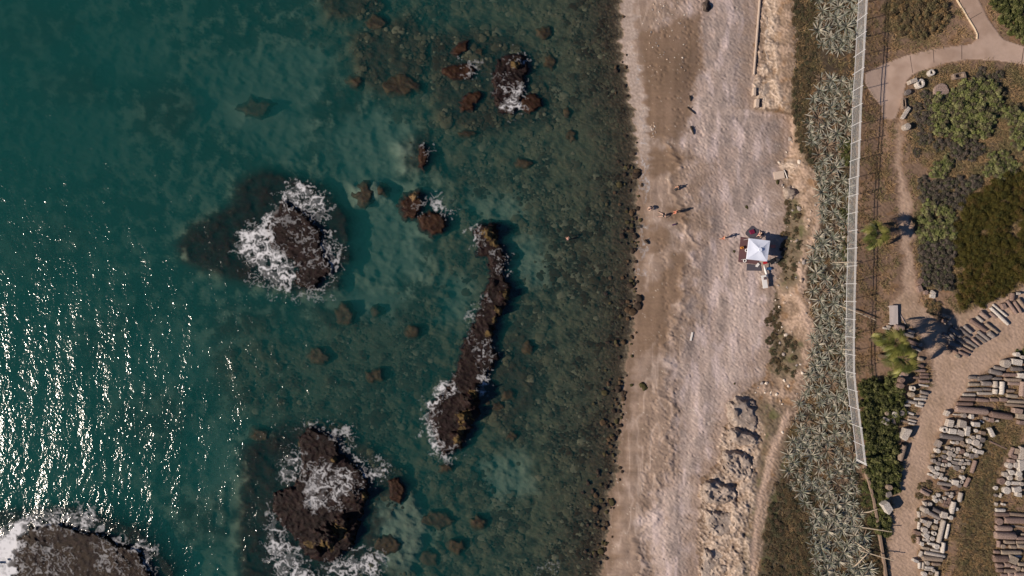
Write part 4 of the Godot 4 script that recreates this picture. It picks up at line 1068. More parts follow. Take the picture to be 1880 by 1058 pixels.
func agaves() -> void:
	var blades := [leaf_blade(-0.10, 0.095), leaf_blade(-0.28, 0.105), leaf_blade(0.06, 0.09)]
	var green: Material = rough_mat("agave_green", Color(0.155, 0.165, 0.115), 0.55, 0.0, 1.0, false, 0.5)
	var blue: Material = rough_mat("agave_blue", Color(0.27, 0.275, 0.225), 0.55, 0.0, 1.0, false, 0.5)
	var pale: Material = rough_mat("agave_pale", Color(0.43, 0.39, 0.31), 0.65, 0.0, 1.0, false, 0.4)
	var dead: Material = rough_mat("agave_dead", Color(0.23, 0.165, 0.115), 0.85)
	var protos := []
	for v in 6:
		var root := Node3D.new()
		var n := 27 + v
		for k in n:
			var t := float(k) / n
			var yaw := k * 2.39996 + rng.randf_range(-0.2, 0.2)
			var up := lerpf(0.08, 1.25, pow(t, 1.2)) + rng.randf_range(-0.08, 0.08)
			var l := lerpf(1.25, 0.75, t) * rng.randf_range(0.85, 1.1)
			var o := MeshInstance3D.new()
			o.name = "leaf"
			o.mesh = blades[k % 3]
			o.material_override = [green, blue, green, pale, pale][rng.randi() % 5] if t > 0.15 else pale
			if (v == 5 and k % 4 > 0) or rng.randf() < 0.06:
				o.material_override = dead
			o.basis = Basis(Vector3.UP, yaw) * Basis(Vector3.BACK, up) * Basis.from_scale(Vector3(l, l, l))
			o.position = Vector3(0, 0.12 + t * 0.15, 0)
			root.add_child(o, true)
		protos.append(root)
	var beds := [
		["at the north end of the white fence", [1496, -20, 1574, -20, 1570, 92, 1522, 102, 1500, 70], 13.5, 30],
		["in the dense bed west of the white fence", [1502, 146, 1563, 150, 1560, 245, 1532, 325, 1504, 335, 1482, 230], 13.5, 48],
		["in the bed behind the beach tent", [1508, 310, 1558, 330, 1556, 430, 1548, 500, 1556, 560, 1556, 690, 1482, 690, 1494, 560, 1482, 490, 1506, 420], 14.5, 82],
		["in the thick bed south of the cliff path", [1480, 692, 1550, 690, 1558, 740, 1568, 880, 1598, 1075, 1500, 1075, 1484, 950, 1444, 880, 1448, 800, 1466, 740], 13.5, 138]]
	for b in beds:
		for p in inside_points(b[1], b[2], b[3]):
			var k := rng.randi() % 5 if rng.randf() > 0.09 else 5
			var o: Node3D = protos[k].duplicate()
			o.name = numbered("agave_plant")
			add_child(o)
			var s := rng.randf_range(0.7, 1.08) + pow(rng.randf(), 4.0) * 0.4
			o.transform = Transform3D(Basis(Vector3.UP, rng.randf() * TAU).scaled(Vector3(s, s * rng.randf_range(0.8, 1.0), s)), G(p.x, p.y, -0.05))
			tag(o, ("large " if s > 1.0 else "small " if s < 0.74 else "") + ("withered brown agave rosette " if k == 5 else "grey green agave rosette growing ") + b[0], "agave", "agaves " + b[0])
	for p in protos:
		p.free()
	# flower stalks, dried and leaning
	var wood: Material = rough_mat("dry_stalk", Color(0.44, 0.36, 0.27), 0.9, 2.0, 0.5)
	for a in [[1545, 961, 3.4, 1638, 977, 5.2, "longest bare stalk leaning out of the agave bed over the low wall"], [1557, 985, 3.4, 1596, 1014, 5.6, "short pale stalk bent over the agaves, crossing another near its top"], [1540, 998, 3.4, 1642, 1030, 5.4, "bare stalk reaching across the low wall to the gravel path"], [1552, 1052, 3.4, 1592, 1018, 5.4, "bare stalk rising from the agaves towards the crossing stalks"], [1578, 943, 3.9, 1611, 935, 4.8, "short twig-like stalk lying by the dark shrub at the low wall"], [1528, 482, 3.6, 1575, 482, 4.4, "thick pale dead stalk lying level against the white fence"], [1539, 560, 3.8, 1608, 588, 4.6, "thin pale stalk poking through the white fence"], [1543, 641, 3.7, 1570, 643, 4.4, "short pale stalk touching the foot of the white fence"]]:
		var p := P(a[0], a[1], a[2])
		var q := P(a[3], a[4], a[5])
		var mid := (p + q) / 2.0 + Vector3(0, 0.25, 0)
		var root := thing("agave_stalk", a[6], "stalk", p)
		part("stem", tube([Vector3.ZERO, mid - p, q - p], [0.11, 0.085, 0.05]), wood, root)
		for k in 5:
			var t := 0.55 + k * 0.09
			var at := Vector3.ZERO.lerp(q - p, t) + Vector3(0, 0.25 * (1.0 - absf(2.0 * t - 1.0)), 0)
			part("twig", tube([at, at + Vector3(rng.randf_range(-0.4, 0.4), 0.2, rng.randf_range(-0.4, 0.4))], [0.025, 0.012], 5), wood, root)

func tube(pts: Array, rad: Array, segs := 8) -> ArrayMesh:
	var st := SurfaceTool.new()
	st.begin(Mesh.PRIMITIVE_TRIANGLES)
	var rows := []
	for k in pts.size():
		var d: Vector3 = (pts[mini(k + 1, pts.size() - 1)] - pts[maxi(k - 1, 0)]).normalized()
		var x := d.cross(Vector3.UP if absf(d.y) < 0.9 else Vector3.RIGHT).normalized()
		var z := x.cross(d)
		var row := []
		for s in segs:
			row.append(pts[k] + (x * cos(TAU * s / segs) + z * sin(TAU * s / segs)) * rad[k])
		rows.append(row)
	for k in pts.size() - 1:
		for s in segs:
			var t := (s + 1) % segs
			st.set_smooth_group(0)
			for p in [rows[k][s], rows[k + 1][t], rows[k + 1][s], rows[k][s], rows[k][t], rows[k + 1][t]]:
				st.add_vertex(p)
	for e in [0, pts.size() - 1]:
		for s in segs:
			st.set_smooth_group(-1)
			for p in ([pts[e], rows[e][(s + 1) % segs], rows[e][s]] if e == 0 else [pts[e], rows[e][s], rows[e][(s + 1) % segs]]):
				st.add_vertex(p)
	st.generate_normals()
	return st.commit()

# a crown of radius 1 and height about 1: twigs of leaves in uneven clumps, each leaf a small face
func crown(sd: int, count: int, size: float, tints: Array) -> ArrayMesh:
	var g := RandomNumberGenerator.new()
	g.seed = sd
	var clumps := []
	for k in 26:
		var a := g.randf() * TAU
		var r := sqrt(g.randf()) * 0.78
		var top := sqrt(maxf(0.0, 1.0 - r * r))
		clumps.append([Vector3(cos(a) * r, (0.2 + 0.75 * g.randf()) * top, sin(a) * r), g.randf_range(0.16, 0.34), tints[g.randi() % tints.size()]])
	var v := PackedVector3Array()
	var c := PackedColorArray()
	for k in count:
		var q: Array = clumps[g.randi() % clumps.size()]
		var d := Vector3(g.randfn(), g.randfn() * 0.8, g.randfn()).normalized()
		var p: Vector3 = q[0] + d * q[1] * pow(g.randf(), 0.4)
		p.y = maxf(p.y, 0.02)
		var nn := (d + Vector3(g.randfn(), g.randfn() + 0.9, g.randfn()) * 0.6).normalized()
		var x := nn.cross(Vector3(g.randfn(), g.randfn(), g.randfn())).normalized()
		var z := nn.cross(x)
		var s := size * g.randf_range(0.6, 1.3)
		var col: Color = q[2]
		col = col * g.randf_range(0.65, 1.4)
		var a := p - x * s
		var b := p + x * s
		var e := p + z * s * 0.55 + nn * s * 0.15
		var f := p - z * s * 0.55 + nn * s * 0.15
		for t in [a, e, b, a, b, f]:
			v.append(t)
			c.append(col)
	return mesh_of(v, PackedVector3Array(), c, PackedInt32Array())

func shrubs() -> void:
	var m := StandardMaterial3D.new()
	m.resource_name = "leaves"
	m.vertex_color_use_as_albedo = true
	m.roughness = 0.75
	m.metallic_specular = 0.3
	m.backlight_enabled = true
	m.backlight = Color(0.35, 0.35, 0.35)
	var bark: Material = rough_mat("shrub_stem", Color(0.10, 0.075, 0.055), 0.95)
	var kinds := {
		"olive": [Color(0.068, 0.058, 0.014), Color(0.088, 0.066, 0.018), Color(0.052, 0.05, 0.014), Color(0.10, 0.068, 0.024)],
		"lime": [Color(0.16, 0.175, 0.06), Color(0.12, 0.135, 0.05), Color(0.20, 0.20, 0.09), Color(0.10, 0.085, 0.055)],
		"dusky": [Color(0.10, 0.082, 0.07), Color(0.13, 0.105, 0.085), Color(0.075, 0.068, 0.05), Color(0.09, 0.095, 0.05)],
		"green": [Color(0.065, 0.075, 0.024), Color(0.09, 0.10, 0.03), Color(0.05, 0.055, 0.022), Color(0.15, 0.15, 0.06)],
		"dry": [Color(0.16, 0.115, 0.065), Color(0.125, 0.105, 0.055), Color(0.10, 0.075, 0.045), Color(0.19, 0.125, 0.06)],
		"scrub": [Color(0.085, 0.072, 0.042), Color(0.115, 0.082, 0.045), Color(0.065, 0.062, 0.035), Color(0.10, 0.07, 0.045)]}
	var shapes := {}
	var sd := 100
	for k in kinds:
		shapes[k] = []
		for i in 3:
			sd += 1
			shapes[k].append(crown(sd, 2300 if k != "olive" else 3600, 0.078 if k != "olive" else 0.05, kinds[k]))
	var stem := tube([Vector3(0, -0.15, 0), Vector3(0.03, 0.2, 0.02), Vector3(0.1, 0.5, -0.05)], [0.07, 0.05, 0.02], 6)
	# kind, outline, gap, most, radius from, to, height, name, label
	var beds := [
		["olive", [1758, 400, 1800, 345, 1880, 318, 1980, 320, 1980, 510, 1880, 512, 1830, 538, 1776, 562, 1756, 535, 1752, 450], 14.0, 110, 1.2, 1.8, 0.75, "olive_shrub", "dense olive brown shrub in the big dark thicket"],
		["lime", [1708, 185, 1742, 165, 1792, 155, 1826, 168, 1828, 208, 1800, 245, 1742, 254, 1710, 230], 15.0, 32, 1.0, 1.5, 1.1, "leafy_shrub", "yellow green shrub in the round clump below the millstone"],
		["lime", [1842, 205, 1890, 200, 1890, 262, 1852, 268, 1840, 240], 15.0, 9, 0.9, 1.4, 1.0, "leafy_shrub", "yellow green shrub in the clump east of the round clump"],
		["lime", [1812, 292, 1850, 284, 1862, 308, 1830, 328, 1808, 318], 13.0, 8, 0.8, 1.3, 1.0, "leafy_shrub", "yellow green shrub on the north edge of the dark thicket"],
		["lime", [1718, 302, 1744, 294, 1738, 326, 1706, 326], 13.0, 4, 0.8, 1.2, 0.9, "leafy_shrub", "pale green shrub alone on the red earth"],
		["lime", [1690, 382, 1712, 374, 1742, 380, 1750, 420, 1738, 438, 1694, 436, 1684, 410], 13.5, 17, 0.9, 1.4, 1.1, "leafy_shrub", "yellow green shrub between the gravel path and the dark thicket"],
		["dusky", [1738, 258, 1800, 262, 1792, 288, 1744, 288], 14.0, 10, 0.8, 1.2, 0.9, "dusky_shrub", "dusky purple brown shrub south of the round clump"],
		["dusky", [1690, 330, 1792, 332, 1760, 376, 1694, 368], 14.0, 18, 0.8, 1.3, 0.9, "dusky_shrub", "dusky shrub in the mixed scrub west of the dark thicket"],
		["dusky", [1694, 444, 1748, 450, 1742, 530, 1696, 516, 1688, 480], 13.0, 24, 0.9, 1.3, 1.0, "dusky_shrub", "dark dusky shrub beside the loose stones at the gravel path"],
		["dusky", [1690, 170, 1712, 190, 1712, 250, 1730, 268, 1690, 266, 1680, 210], 13.0, 13, 0.7, 1.1, 0.8, "dusky_shrub", "low reddish brown shrub west of the round clump"],
		["dusky", [1840, 140, 1832, 168, 1790, 150, 1800, 130], 13.0, 6, 0.7, 1.1, 0.8, "dusky_shrub", "grey brown shrub along the concrete path bend"],
		["dry", [1632, -10, 1722, -10, 1728, 46, 1704, 66, 1646, 56], 14.0, 30, 0.9, 1.4, 0.9, "dry_shrub", "dry brownish shrub in the patch between fence and concrete path"],
		["green", [1822, -15, 1862, -15, 1872, 35, 1900, 58, 1882, 74, 1846, 60, 1830, 30], 13.0, 17, 0.8, 1.3, 1.1, "leafy_shrub", "green shrub on the north east side of the concrete path"],
		["green", [1584, 706, 1634, 698, 1652, 730, 1648, 762, 1634, 800, 1638, 850, 1648, 890, 1624, 914, 1604, 896, 1594, 850, 1584, 780], 13.0, 62, 0.9, 1.4, 1.3, "hedge_shrub", "glossy green shrub in the hedge east of the white fence"],
		["green", [1585, 890, 1602, 905, 1628, 945, 1634, 985, 1606, 965, 1588, 925], 13.0, 11, 0.8, 1.2, 0.9, "hedge_shrub", "dark green shrub leaning over the low wall"],
		["scrub", [1460, -15, 1494, -15, 1496, 60, 1504, 130, 1484, 150, 1478, 225, 1494, 290, 1484, 300, 1462, 240, 1458, 200, 1466, 100], 13.0, 46, 0.6, 1.1, 0.45, "low_scrub", "low dark scrub plant on the brow north of the tent"],
		["scrub", [1446, 860, 1470, 840, 1488, 900, 1498, 1000, 1526, 1080, 1402, 1080, 1408, 965], 13.0, 70, 0.7, 1.2, 0.5, "low_scrub", "low brown scrub plant between the trail and the agaves"],
		["scrub", [1425, 545, 1440, 600, 1466, 640, 1458, 690, 1424, 686, 1414, 640, 1410, 590], 13.0, 22, 0.4, 0.9, 0.35, "low_scrub", "low scrub plant on the bank south of the tent"],
		["scrub", [1446, 370, 1466, 375, 1474, 420, 1464, 515, 1446, 530, 1432, 470, 1444, 430], 13.0, 18, 0.4, 0.9, 0.35, "low_scrub", "low scrub plant on the bank beside the tent"],
		["green", [1548, 252, 1560, 250, 1558, 300, 1548, 292], 11.0, 5, 0.6, 0.9, 0.7, "leafy_shrub", "bright green shrub squeezed between agaves and the white fence"],
		["green", [1548, 392, 1559, 390, 1558, 478, 1548, 480], 11.0, 8, 0.6, 0.9, 0.7, "leafy_shrub", "green shrub at the white fence across from the first palm"],
		["scrub", [1556, 860, 1580, 870, 1600, 940, 1615, 1020, 1630, 1070, 1604, 1070, 1580, 960], 12.0, 24, 0.6, 1.0, 0.6, "low_scrub", "dark scrub plant in the corner between agaves and low wall"],
		["dry", [1775, 815, 1822, 790, 1850, 790, 1826, 860, 1822, 920, 1826, 1060, 1772, 1060, 1768, 960, 1785, 900], 13.0, 58, 0.5, 1.0, 0.4, "dry_shrub", "low grey brown bush between the pale stones and the brown stacks"],
		["dry", [1690, 888, 1706, 882, 1700, 915, 1692, 960, 1680, 1000, 1676, 960], 12.0, 8, 0.5, 0.8, 0.4, "dry_shrub", "small rusty brown bush at the edge of the gravel path"],
		["dusky", [1676, 280, 1682, 278, 1684, 288, 1676, 290], 8.0, 1, 0.7, 0.8, 0.6, "dusky_shrub", "single small dark bush on bare red earth by the fence"],
		["dry", [1706, 558, 1728, 560, 1726, 582, 1708, 580], 10.0, 3, 0.7, 0.9, 0.6, "dry_shrub", "dry bush by the shaded stones at the corner of the thicket"],
		["green", [1864, 635, 1884, 630, 1884, 656, 1868, 656], 10.0, 3, 0.5, 0.7, 0.5, "leafy_shrub", "small green bush among the white stones at the yard's edge"],
		["dry", [1828, 745, 1850, 745, 1866, 760, 1836, 780, 1820, 775], 11.0, 6, 0.5, 0.8, 0.45, "dry_shrub", "grey bush growing between the thick pink column shafts"],
		["dry", [1434, 420, 1440, 420, 1440, 432, 1434, 432], 6.0, 1, 0.5, 0.55, 0.45, "dry_shrub", "tiny yellow green bush at the tip of the tent's shadow"]]
	for b in beds:
		for p in inside_points(b[1], b[2], b[3]):
			var r := rng.randf_range(b[4], b[5])
			var third: float = (r - b[4]) / maxf(b[5] - b[4], 0.01)
			var o := thing(b[7], ("big " if third > 0.7 else "small " if third < 0.3 and b[3] > 3 and not b[8].begins_with("small") else "") + b[8], "shrub", G(p.x, p.y, -0.03), rng.randf() * TAU, b[8].replace("shrub", "shrubs").replace("plant", "plants").replace(" bush ", " bushes "))
			part("crown", shapes[b[0]][rng.randi() % 3], m, o, Vector3.ZERO, Vector3.ZERO, Vector3(r, r * b[6] * rng.randf_range(0.7, 1.0) * 0.8, r * rng.randf_range(0.85, 1.1)))
			part("stem", stem, bark, o)
	grass()

func grass() -> void:
	var v := PackedVector3Array()
	for k in 12:
		var a := rng.randf() * TAU
		var r := rng.randf() * 0.35
		var p := Vector3(cos(a) * r, 0, sin(a) * r)
		var d := Vector3(rng.randfn(0.0, 0.25), rng.randf_range(0.25, 0.5), rng.randfn(0.0, 0.25))
		var w := d.cross(Vector3(rng.randfn(), 0.2, rng.randfn())).normalized() * 0.045
		for t in [p - w, p + w, p + d]:
			v.append(t)
	var tuft := mesh_of(v, PackedVector3Array(), PackedColorArray(), PackedInt32Array())
	var list := []
	var tint := []
	var tries := 0
	while list.size() < 14000 and tries < 200000:
		tries += 1
		var px := rng.randf_range(1440, 1900)
		var py := rng.randf_range(-20, 1078)
		if px < brow_at[int(py) + 400] or look(masks.concrete, px, py) > 0.1 or look(masks.trail, px, py) > 0.2:
			continue
		var want: float = 0.35 + nz.mid.get_noise_2d(px, py) * 1.2 + look(masks.scrub, px, py) * 0.8 - look(masks.gravel, px, py) * 1.3
		if rng.randf() > want * 0.8:
			continue
		var s := rng.randf_range(0.5, 1.1)
		list.append(Transform3D(Basis(Vector3.UP, rng.randf() * TAU).scaled(Vector3(s, s * 0.8, s)), G(px, py, -0.02)))
		tint.append(mixc(Color(0.30, 0.20, 0.11), Color(0.16, 0.135, 0.07), 0.5 + nz.mid.get_noise_2d(px + 400.0, py) * 1.4 + rng.randf_range(-0.3, 0.3)))
	var mm := MultiMesh.new()
	mm.transform_format = MultiMesh.TRANSFORM_3D
	mm.use_colors = true
	mm.mesh = tuft
	mm.instance_count = list.size()
	for k in list.size():
		mm.set_instance_transform(k, list[k])
		mm.set_instance_color(k, tint[k])
	var o := MultiMeshInstance3D.new()
	o.name = "dry_grass"
	o.multimesh = mm
	o.material_override = rough_mat("straw", Color.WHITE, 0.9, 0.0, 1.0, true, 0.2)
	o.set_meta("kind", "stuff")
	add_child(o)

func fan_leaf() -> ArrayMesh:       # a palm fan of radius 1 about the end of its stalk: narrow folded fingers, along +x
	var st := SurfaceTool.new()
	st.begin(Mesh.PRIMITIVE_TRIANGLES)
	var n := 15
	for k in n:
		var m := lerpf(-1.5, 1.5, (k + 0.5) / n)
		var l := 1.0 - 0.3 * absf(m) / 1.5 + 0.06 * sin(k * 5.0)
		var hw := 0.075
		st.set_smooth_group(-1)
		var at := func(ang: float, r: float, y: float) -> Vector3: return Vector3(cos(ang) * r, y - 0.30 * r * r, sin(ang) * r)
		var o := Vector3.ZERO
		var p: Vector3 = at.call(m - hw, 0.45 * l, 0.05)
		var q: Vector3 = at.call(m, 0.47 * l, -0.03)
		var r: Vector3 = at.call(m + hw, 0.45 * l, 0.05)
		var p2: Vector3 = at.call(m - hw * 0.55, 0.75 * l, 0.03)
		var q2: Vector3 = at.call(m, 0.75 * l, -0.04)
		var r2: Vector3 = at.call(m + hw * 0.55, 0.75 * l, 0.03)
		var t: Vector3 = at.call(m, l, -0.14)
		for x in [o, q, p, o, r, q, p, q, q2, p, q2, p2, q, r, r2, q, r2, q2, p2, q2, t, q2, r2, t]:
			st.add_vertex(x)
	st.generate_normals()
	return st.commit()

func palms() -> void:
	var fan := fan_leaf()
	var fresh := []
	for c in [Color(0.17, 0.18, 0.045), Color(0.28, 0.275, 0.085), Color(0.09, 0.11, 0.028)]:
		var m := rough_mat("palm_green" + str(fresh.size()), c, 0.5, 0.0, 1.0, false, 0.5)
		m.backlight_enabled = true
		m.backlight = Color(0.25, 0.25, 0.15)
		fresh.append(m)
	var dead: Material = rough_mat("palm_dead", Color(0.36, 0.29, 0.22), 0.9)
	var bark: Material = rough_mat("palm_bark", Color(0.17, 0.125, 0.09), 0.95, 8.0, 0.5)
	for a in [[1610, 432, 3.4, "fan palm standing alone close to the white fence", 1.35, 2], [1643, 630, 5.6, "fan palm at the head of the stones, nearest the slatted bench", 1.5, 7], [1658, 661, 5.4, "fan palm beside the green hedge, with a skirt of dead grey leaves", 1.55, 10]]:
		var g := ground_y(a[0], a[1])
		var top := P(a[0], a[1], g + a[2])
		var foot := on_ground(top.x, top.z)
		var h := top.y - foot.y
		var root := thing("palm_tree", a[3], "palm", foot)
		part("trunk", tube([Vector3(0, -0.2, 0), Vector3(0.03, h * 0.3, 0), Vector3(-0.03, h * 0.7, 0.03), Vector3(0, h, 0)], [0.30, 0.21, 0.19, 0.16], 12), bark, root)
		var top_part := Node3D.new()
		top_part.name = "crown"
		root.add_child(top_part)
		top_part.position = Vector3(0, h, 0)
		for k in 19:
			var t := k / 19.0
			var yaw := k * 2.39996 + rng.randf_range(-0.2, 0.2)
			var up := lerpf(-0.35, 1.2, t)
			var reach: float = lerpf(1.0, 0.45, t) * a[4] * rng.randf_range(0.8, 1.1)
			var d := Vector3(cos(yaw) * cos(up), sin(up), -sin(yaw) * cos(up))
			var frond := part("frond", fan, fresh[rng.randi() % 3], top_part, d * reach, Vector3.ZERO)
			frond.basis = Basis(Vector3.UP, yaw) * Basis(Vector3.BACK, up - 0.55) * Basis(Vector3.RIGHT, rng.randf_range(-0.9, 0.9)) * Basis.from_scale(Vector3.ONE * rng.randf_range(0.7, 1.0) * a[4])
			part("leaf_stalk", tube([Vector3.ZERO, d * reach], [0.03, 0.016], 5), fresh[2], top_part)
		for k in a[5]:
			var yaw := PI + rng.randf_range(-0.9, 0.9)
			var d := Vector3(cos(yaw), 0, -sin(yaw))
			var skirt := part("dead_frond", fan, dead, root, Vector3(0, h - 0.35 - 0.12 * k, 0) + d * 0.75)
			skirt.basis = Basis(Vector3.UP, yaw) * Basis(Vector3.BACK, -0.75) * Basis.from_scale(Vector3.ONE * 0.8)

# ---------- people ----------
# bones: [from, radius, to, radius, colour index]; one skin over all of them, meshed as surface nets
func body_mesh(bones: Array, cols: Array, fingers: Array, cell := 0.024) -> ArrayMesh:
	var lo := Vector3.ONE * 99.0
	var hi := -lo
	for b in bones:
		for p in [b[0], b[2]]:
			lo = lo.min(p)
			hi = hi.max(p)
	lo -= Vector3.ONE * 0.2
	hi += Vector3.ONE * 0.2
	var nx := int((hi.x - lo.x) / cell) + 2
	var ny := int((hi.y - lo.y) / cell) + 2
	var nzz := int((hi.z - lo.z) / cell) + 2
	var f := PackedFloat32Array()
	var near := PackedFloat32Array()
	var who := PackedByteArray()
	f.resize(nx * ny * nzz)
	f.fill(1.0)
	near.resize(f.size())
	near.fill(9.0)
	who.resize(f.size())
	var kk := 0.035
	for b in bones:
		var a: Vector3 = b[0]
		var e: Vector3 = b[2]
		var m: float = maxf(b[1], b[3]) + 0.07
		var p0 := ((a.min(e) - Vector3.ONE * m - lo) / cell).floor()
		var p1 := ((a.max(e) + Vector3.ONE * m - lo) / cell).ceil()
		var ab := e - a
		var l2 := maxf(ab.length_squared(), 1e-8)
		for z in range(maxi(0, int(p0.z)), mini(nzz, int(p1.z) + 1)):
			for y in range(maxi(0, int(p0.y)), mini(ny, int(p1.y) + 1)):
				for x in range(maxi(0, int(p0.x)), mini(nx, int(p1.x) + 1)):
					var p := lo + Vector3(x, y, z) * cell
					var t := clampf((p - a).dot(ab) / l2, 0.0, 1.0)
					var d: float = (p - a - ab * t).length() - lerpf(b[1], b[3], t)
					var i := (z * ny + y) * nx + x
					var h := maxf(kk - absf(f[i] - d), 0.0) / kk
					f[i] = minf(f[i], d) - h * h * kk * 0.25
					if d < near[i]:
						near[i] = d
						who[i] = b[4]
	var st := SurfaceTool.new()
	st.begin(Mesh.PRIMITIVE_TRIANGLES)
	st.set_smooth_group(0)
	var at := {}
	var off := [0, 1, nx, nx + 1, nx * ny, nx * ny + 1, nx * ny + nx, nx * ny + nx + 1]
	for z in nzz - 1:
		for y in ny - 1:
			for x in nx - 1:
				var i := (z * ny + y) * nx + x
				var inside := 0
				for o in off:
					if f[i + o] < 0.0:
						inside += 1
				if inside == 0 or inside == 8:
					continue
				var sum := Vector3.ZERO
				var n := 0
				for e in [[0, 1], [2, 3], [4, 5], [6, 7], [0, 2], [1, 3], [4, 6], [5, 7], [0, 4], [1, 5], [2, 6], [3, 7]]:
					var fa := f[i + off[e[0]]]
					var fb := f[i + off[e[1]]]
					if (fa < 0.0) != (fb < 0.0):
						var t := fa / (fa - fb)
						var pa := Vector3(e[0] & 1, (e[0] >> 1) & 1, e[0] >> 2)
						var pb := Vector3(e[1] & 1, (e[1] >> 1) & 1, e[1] >> 2)
						sum += pa.lerp(pb, t)
						n += 1
				at[i] = [lo + (Vector3(x, y, z) + sum / n) * cell, cols[who[i]]]
	for i in at:
		for ax in 3:
			var s: int = [1, nx, nx * ny][ax]
			var u: int = [nx, nx * ny, 1][ax]
			var w: int = [nx * ny, 1, nx][ax]
			if (f[i] < 0.0) == (f[i + s] < 0.0) or not (at.has(i - u) and at.has(i - w) and at.has(i - u - w)):
				continue
			var q := [at[i], at[i - u], at[i - u - w], at[i - w]]
			for t in ([0, 2, 1, 0, 3, 2] if f[i] < 0.0 else [0, 1, 2, 0, 2, 3]):
				st.set_color(q[t][1])
				st.add_vertex(q[t][0])
	for g in fingers:      # [from, middle, to, radius, colour index]: fingers, nose and ears, rooted in the skin
		var d: Vector3 = (g[2] - g[0]).normalized()
		var x := d.cross(Vector3(0.3, 1, 0.2)).normalized()
		var y := x.cross(d)
		for k in 2:
			for s in 5:
				var q := []
				for c in [[k, s], [k, s + 1], [k + 1, s + 1], [k + 1, s]]:
					var a: float = TAU * c[1] / 5
					q.append(g[c[0]] + (x * cos(a) + y * sin(a)) * g[3] * [1.1, 1.0, 0.55][c[0]])
				for t in [0, 2, 1, 0, 3, 2]:
					st.set_color(cols[g[4]])
					st.add_vertex(q[t])
	st.generate_normals()
	return st.commit()

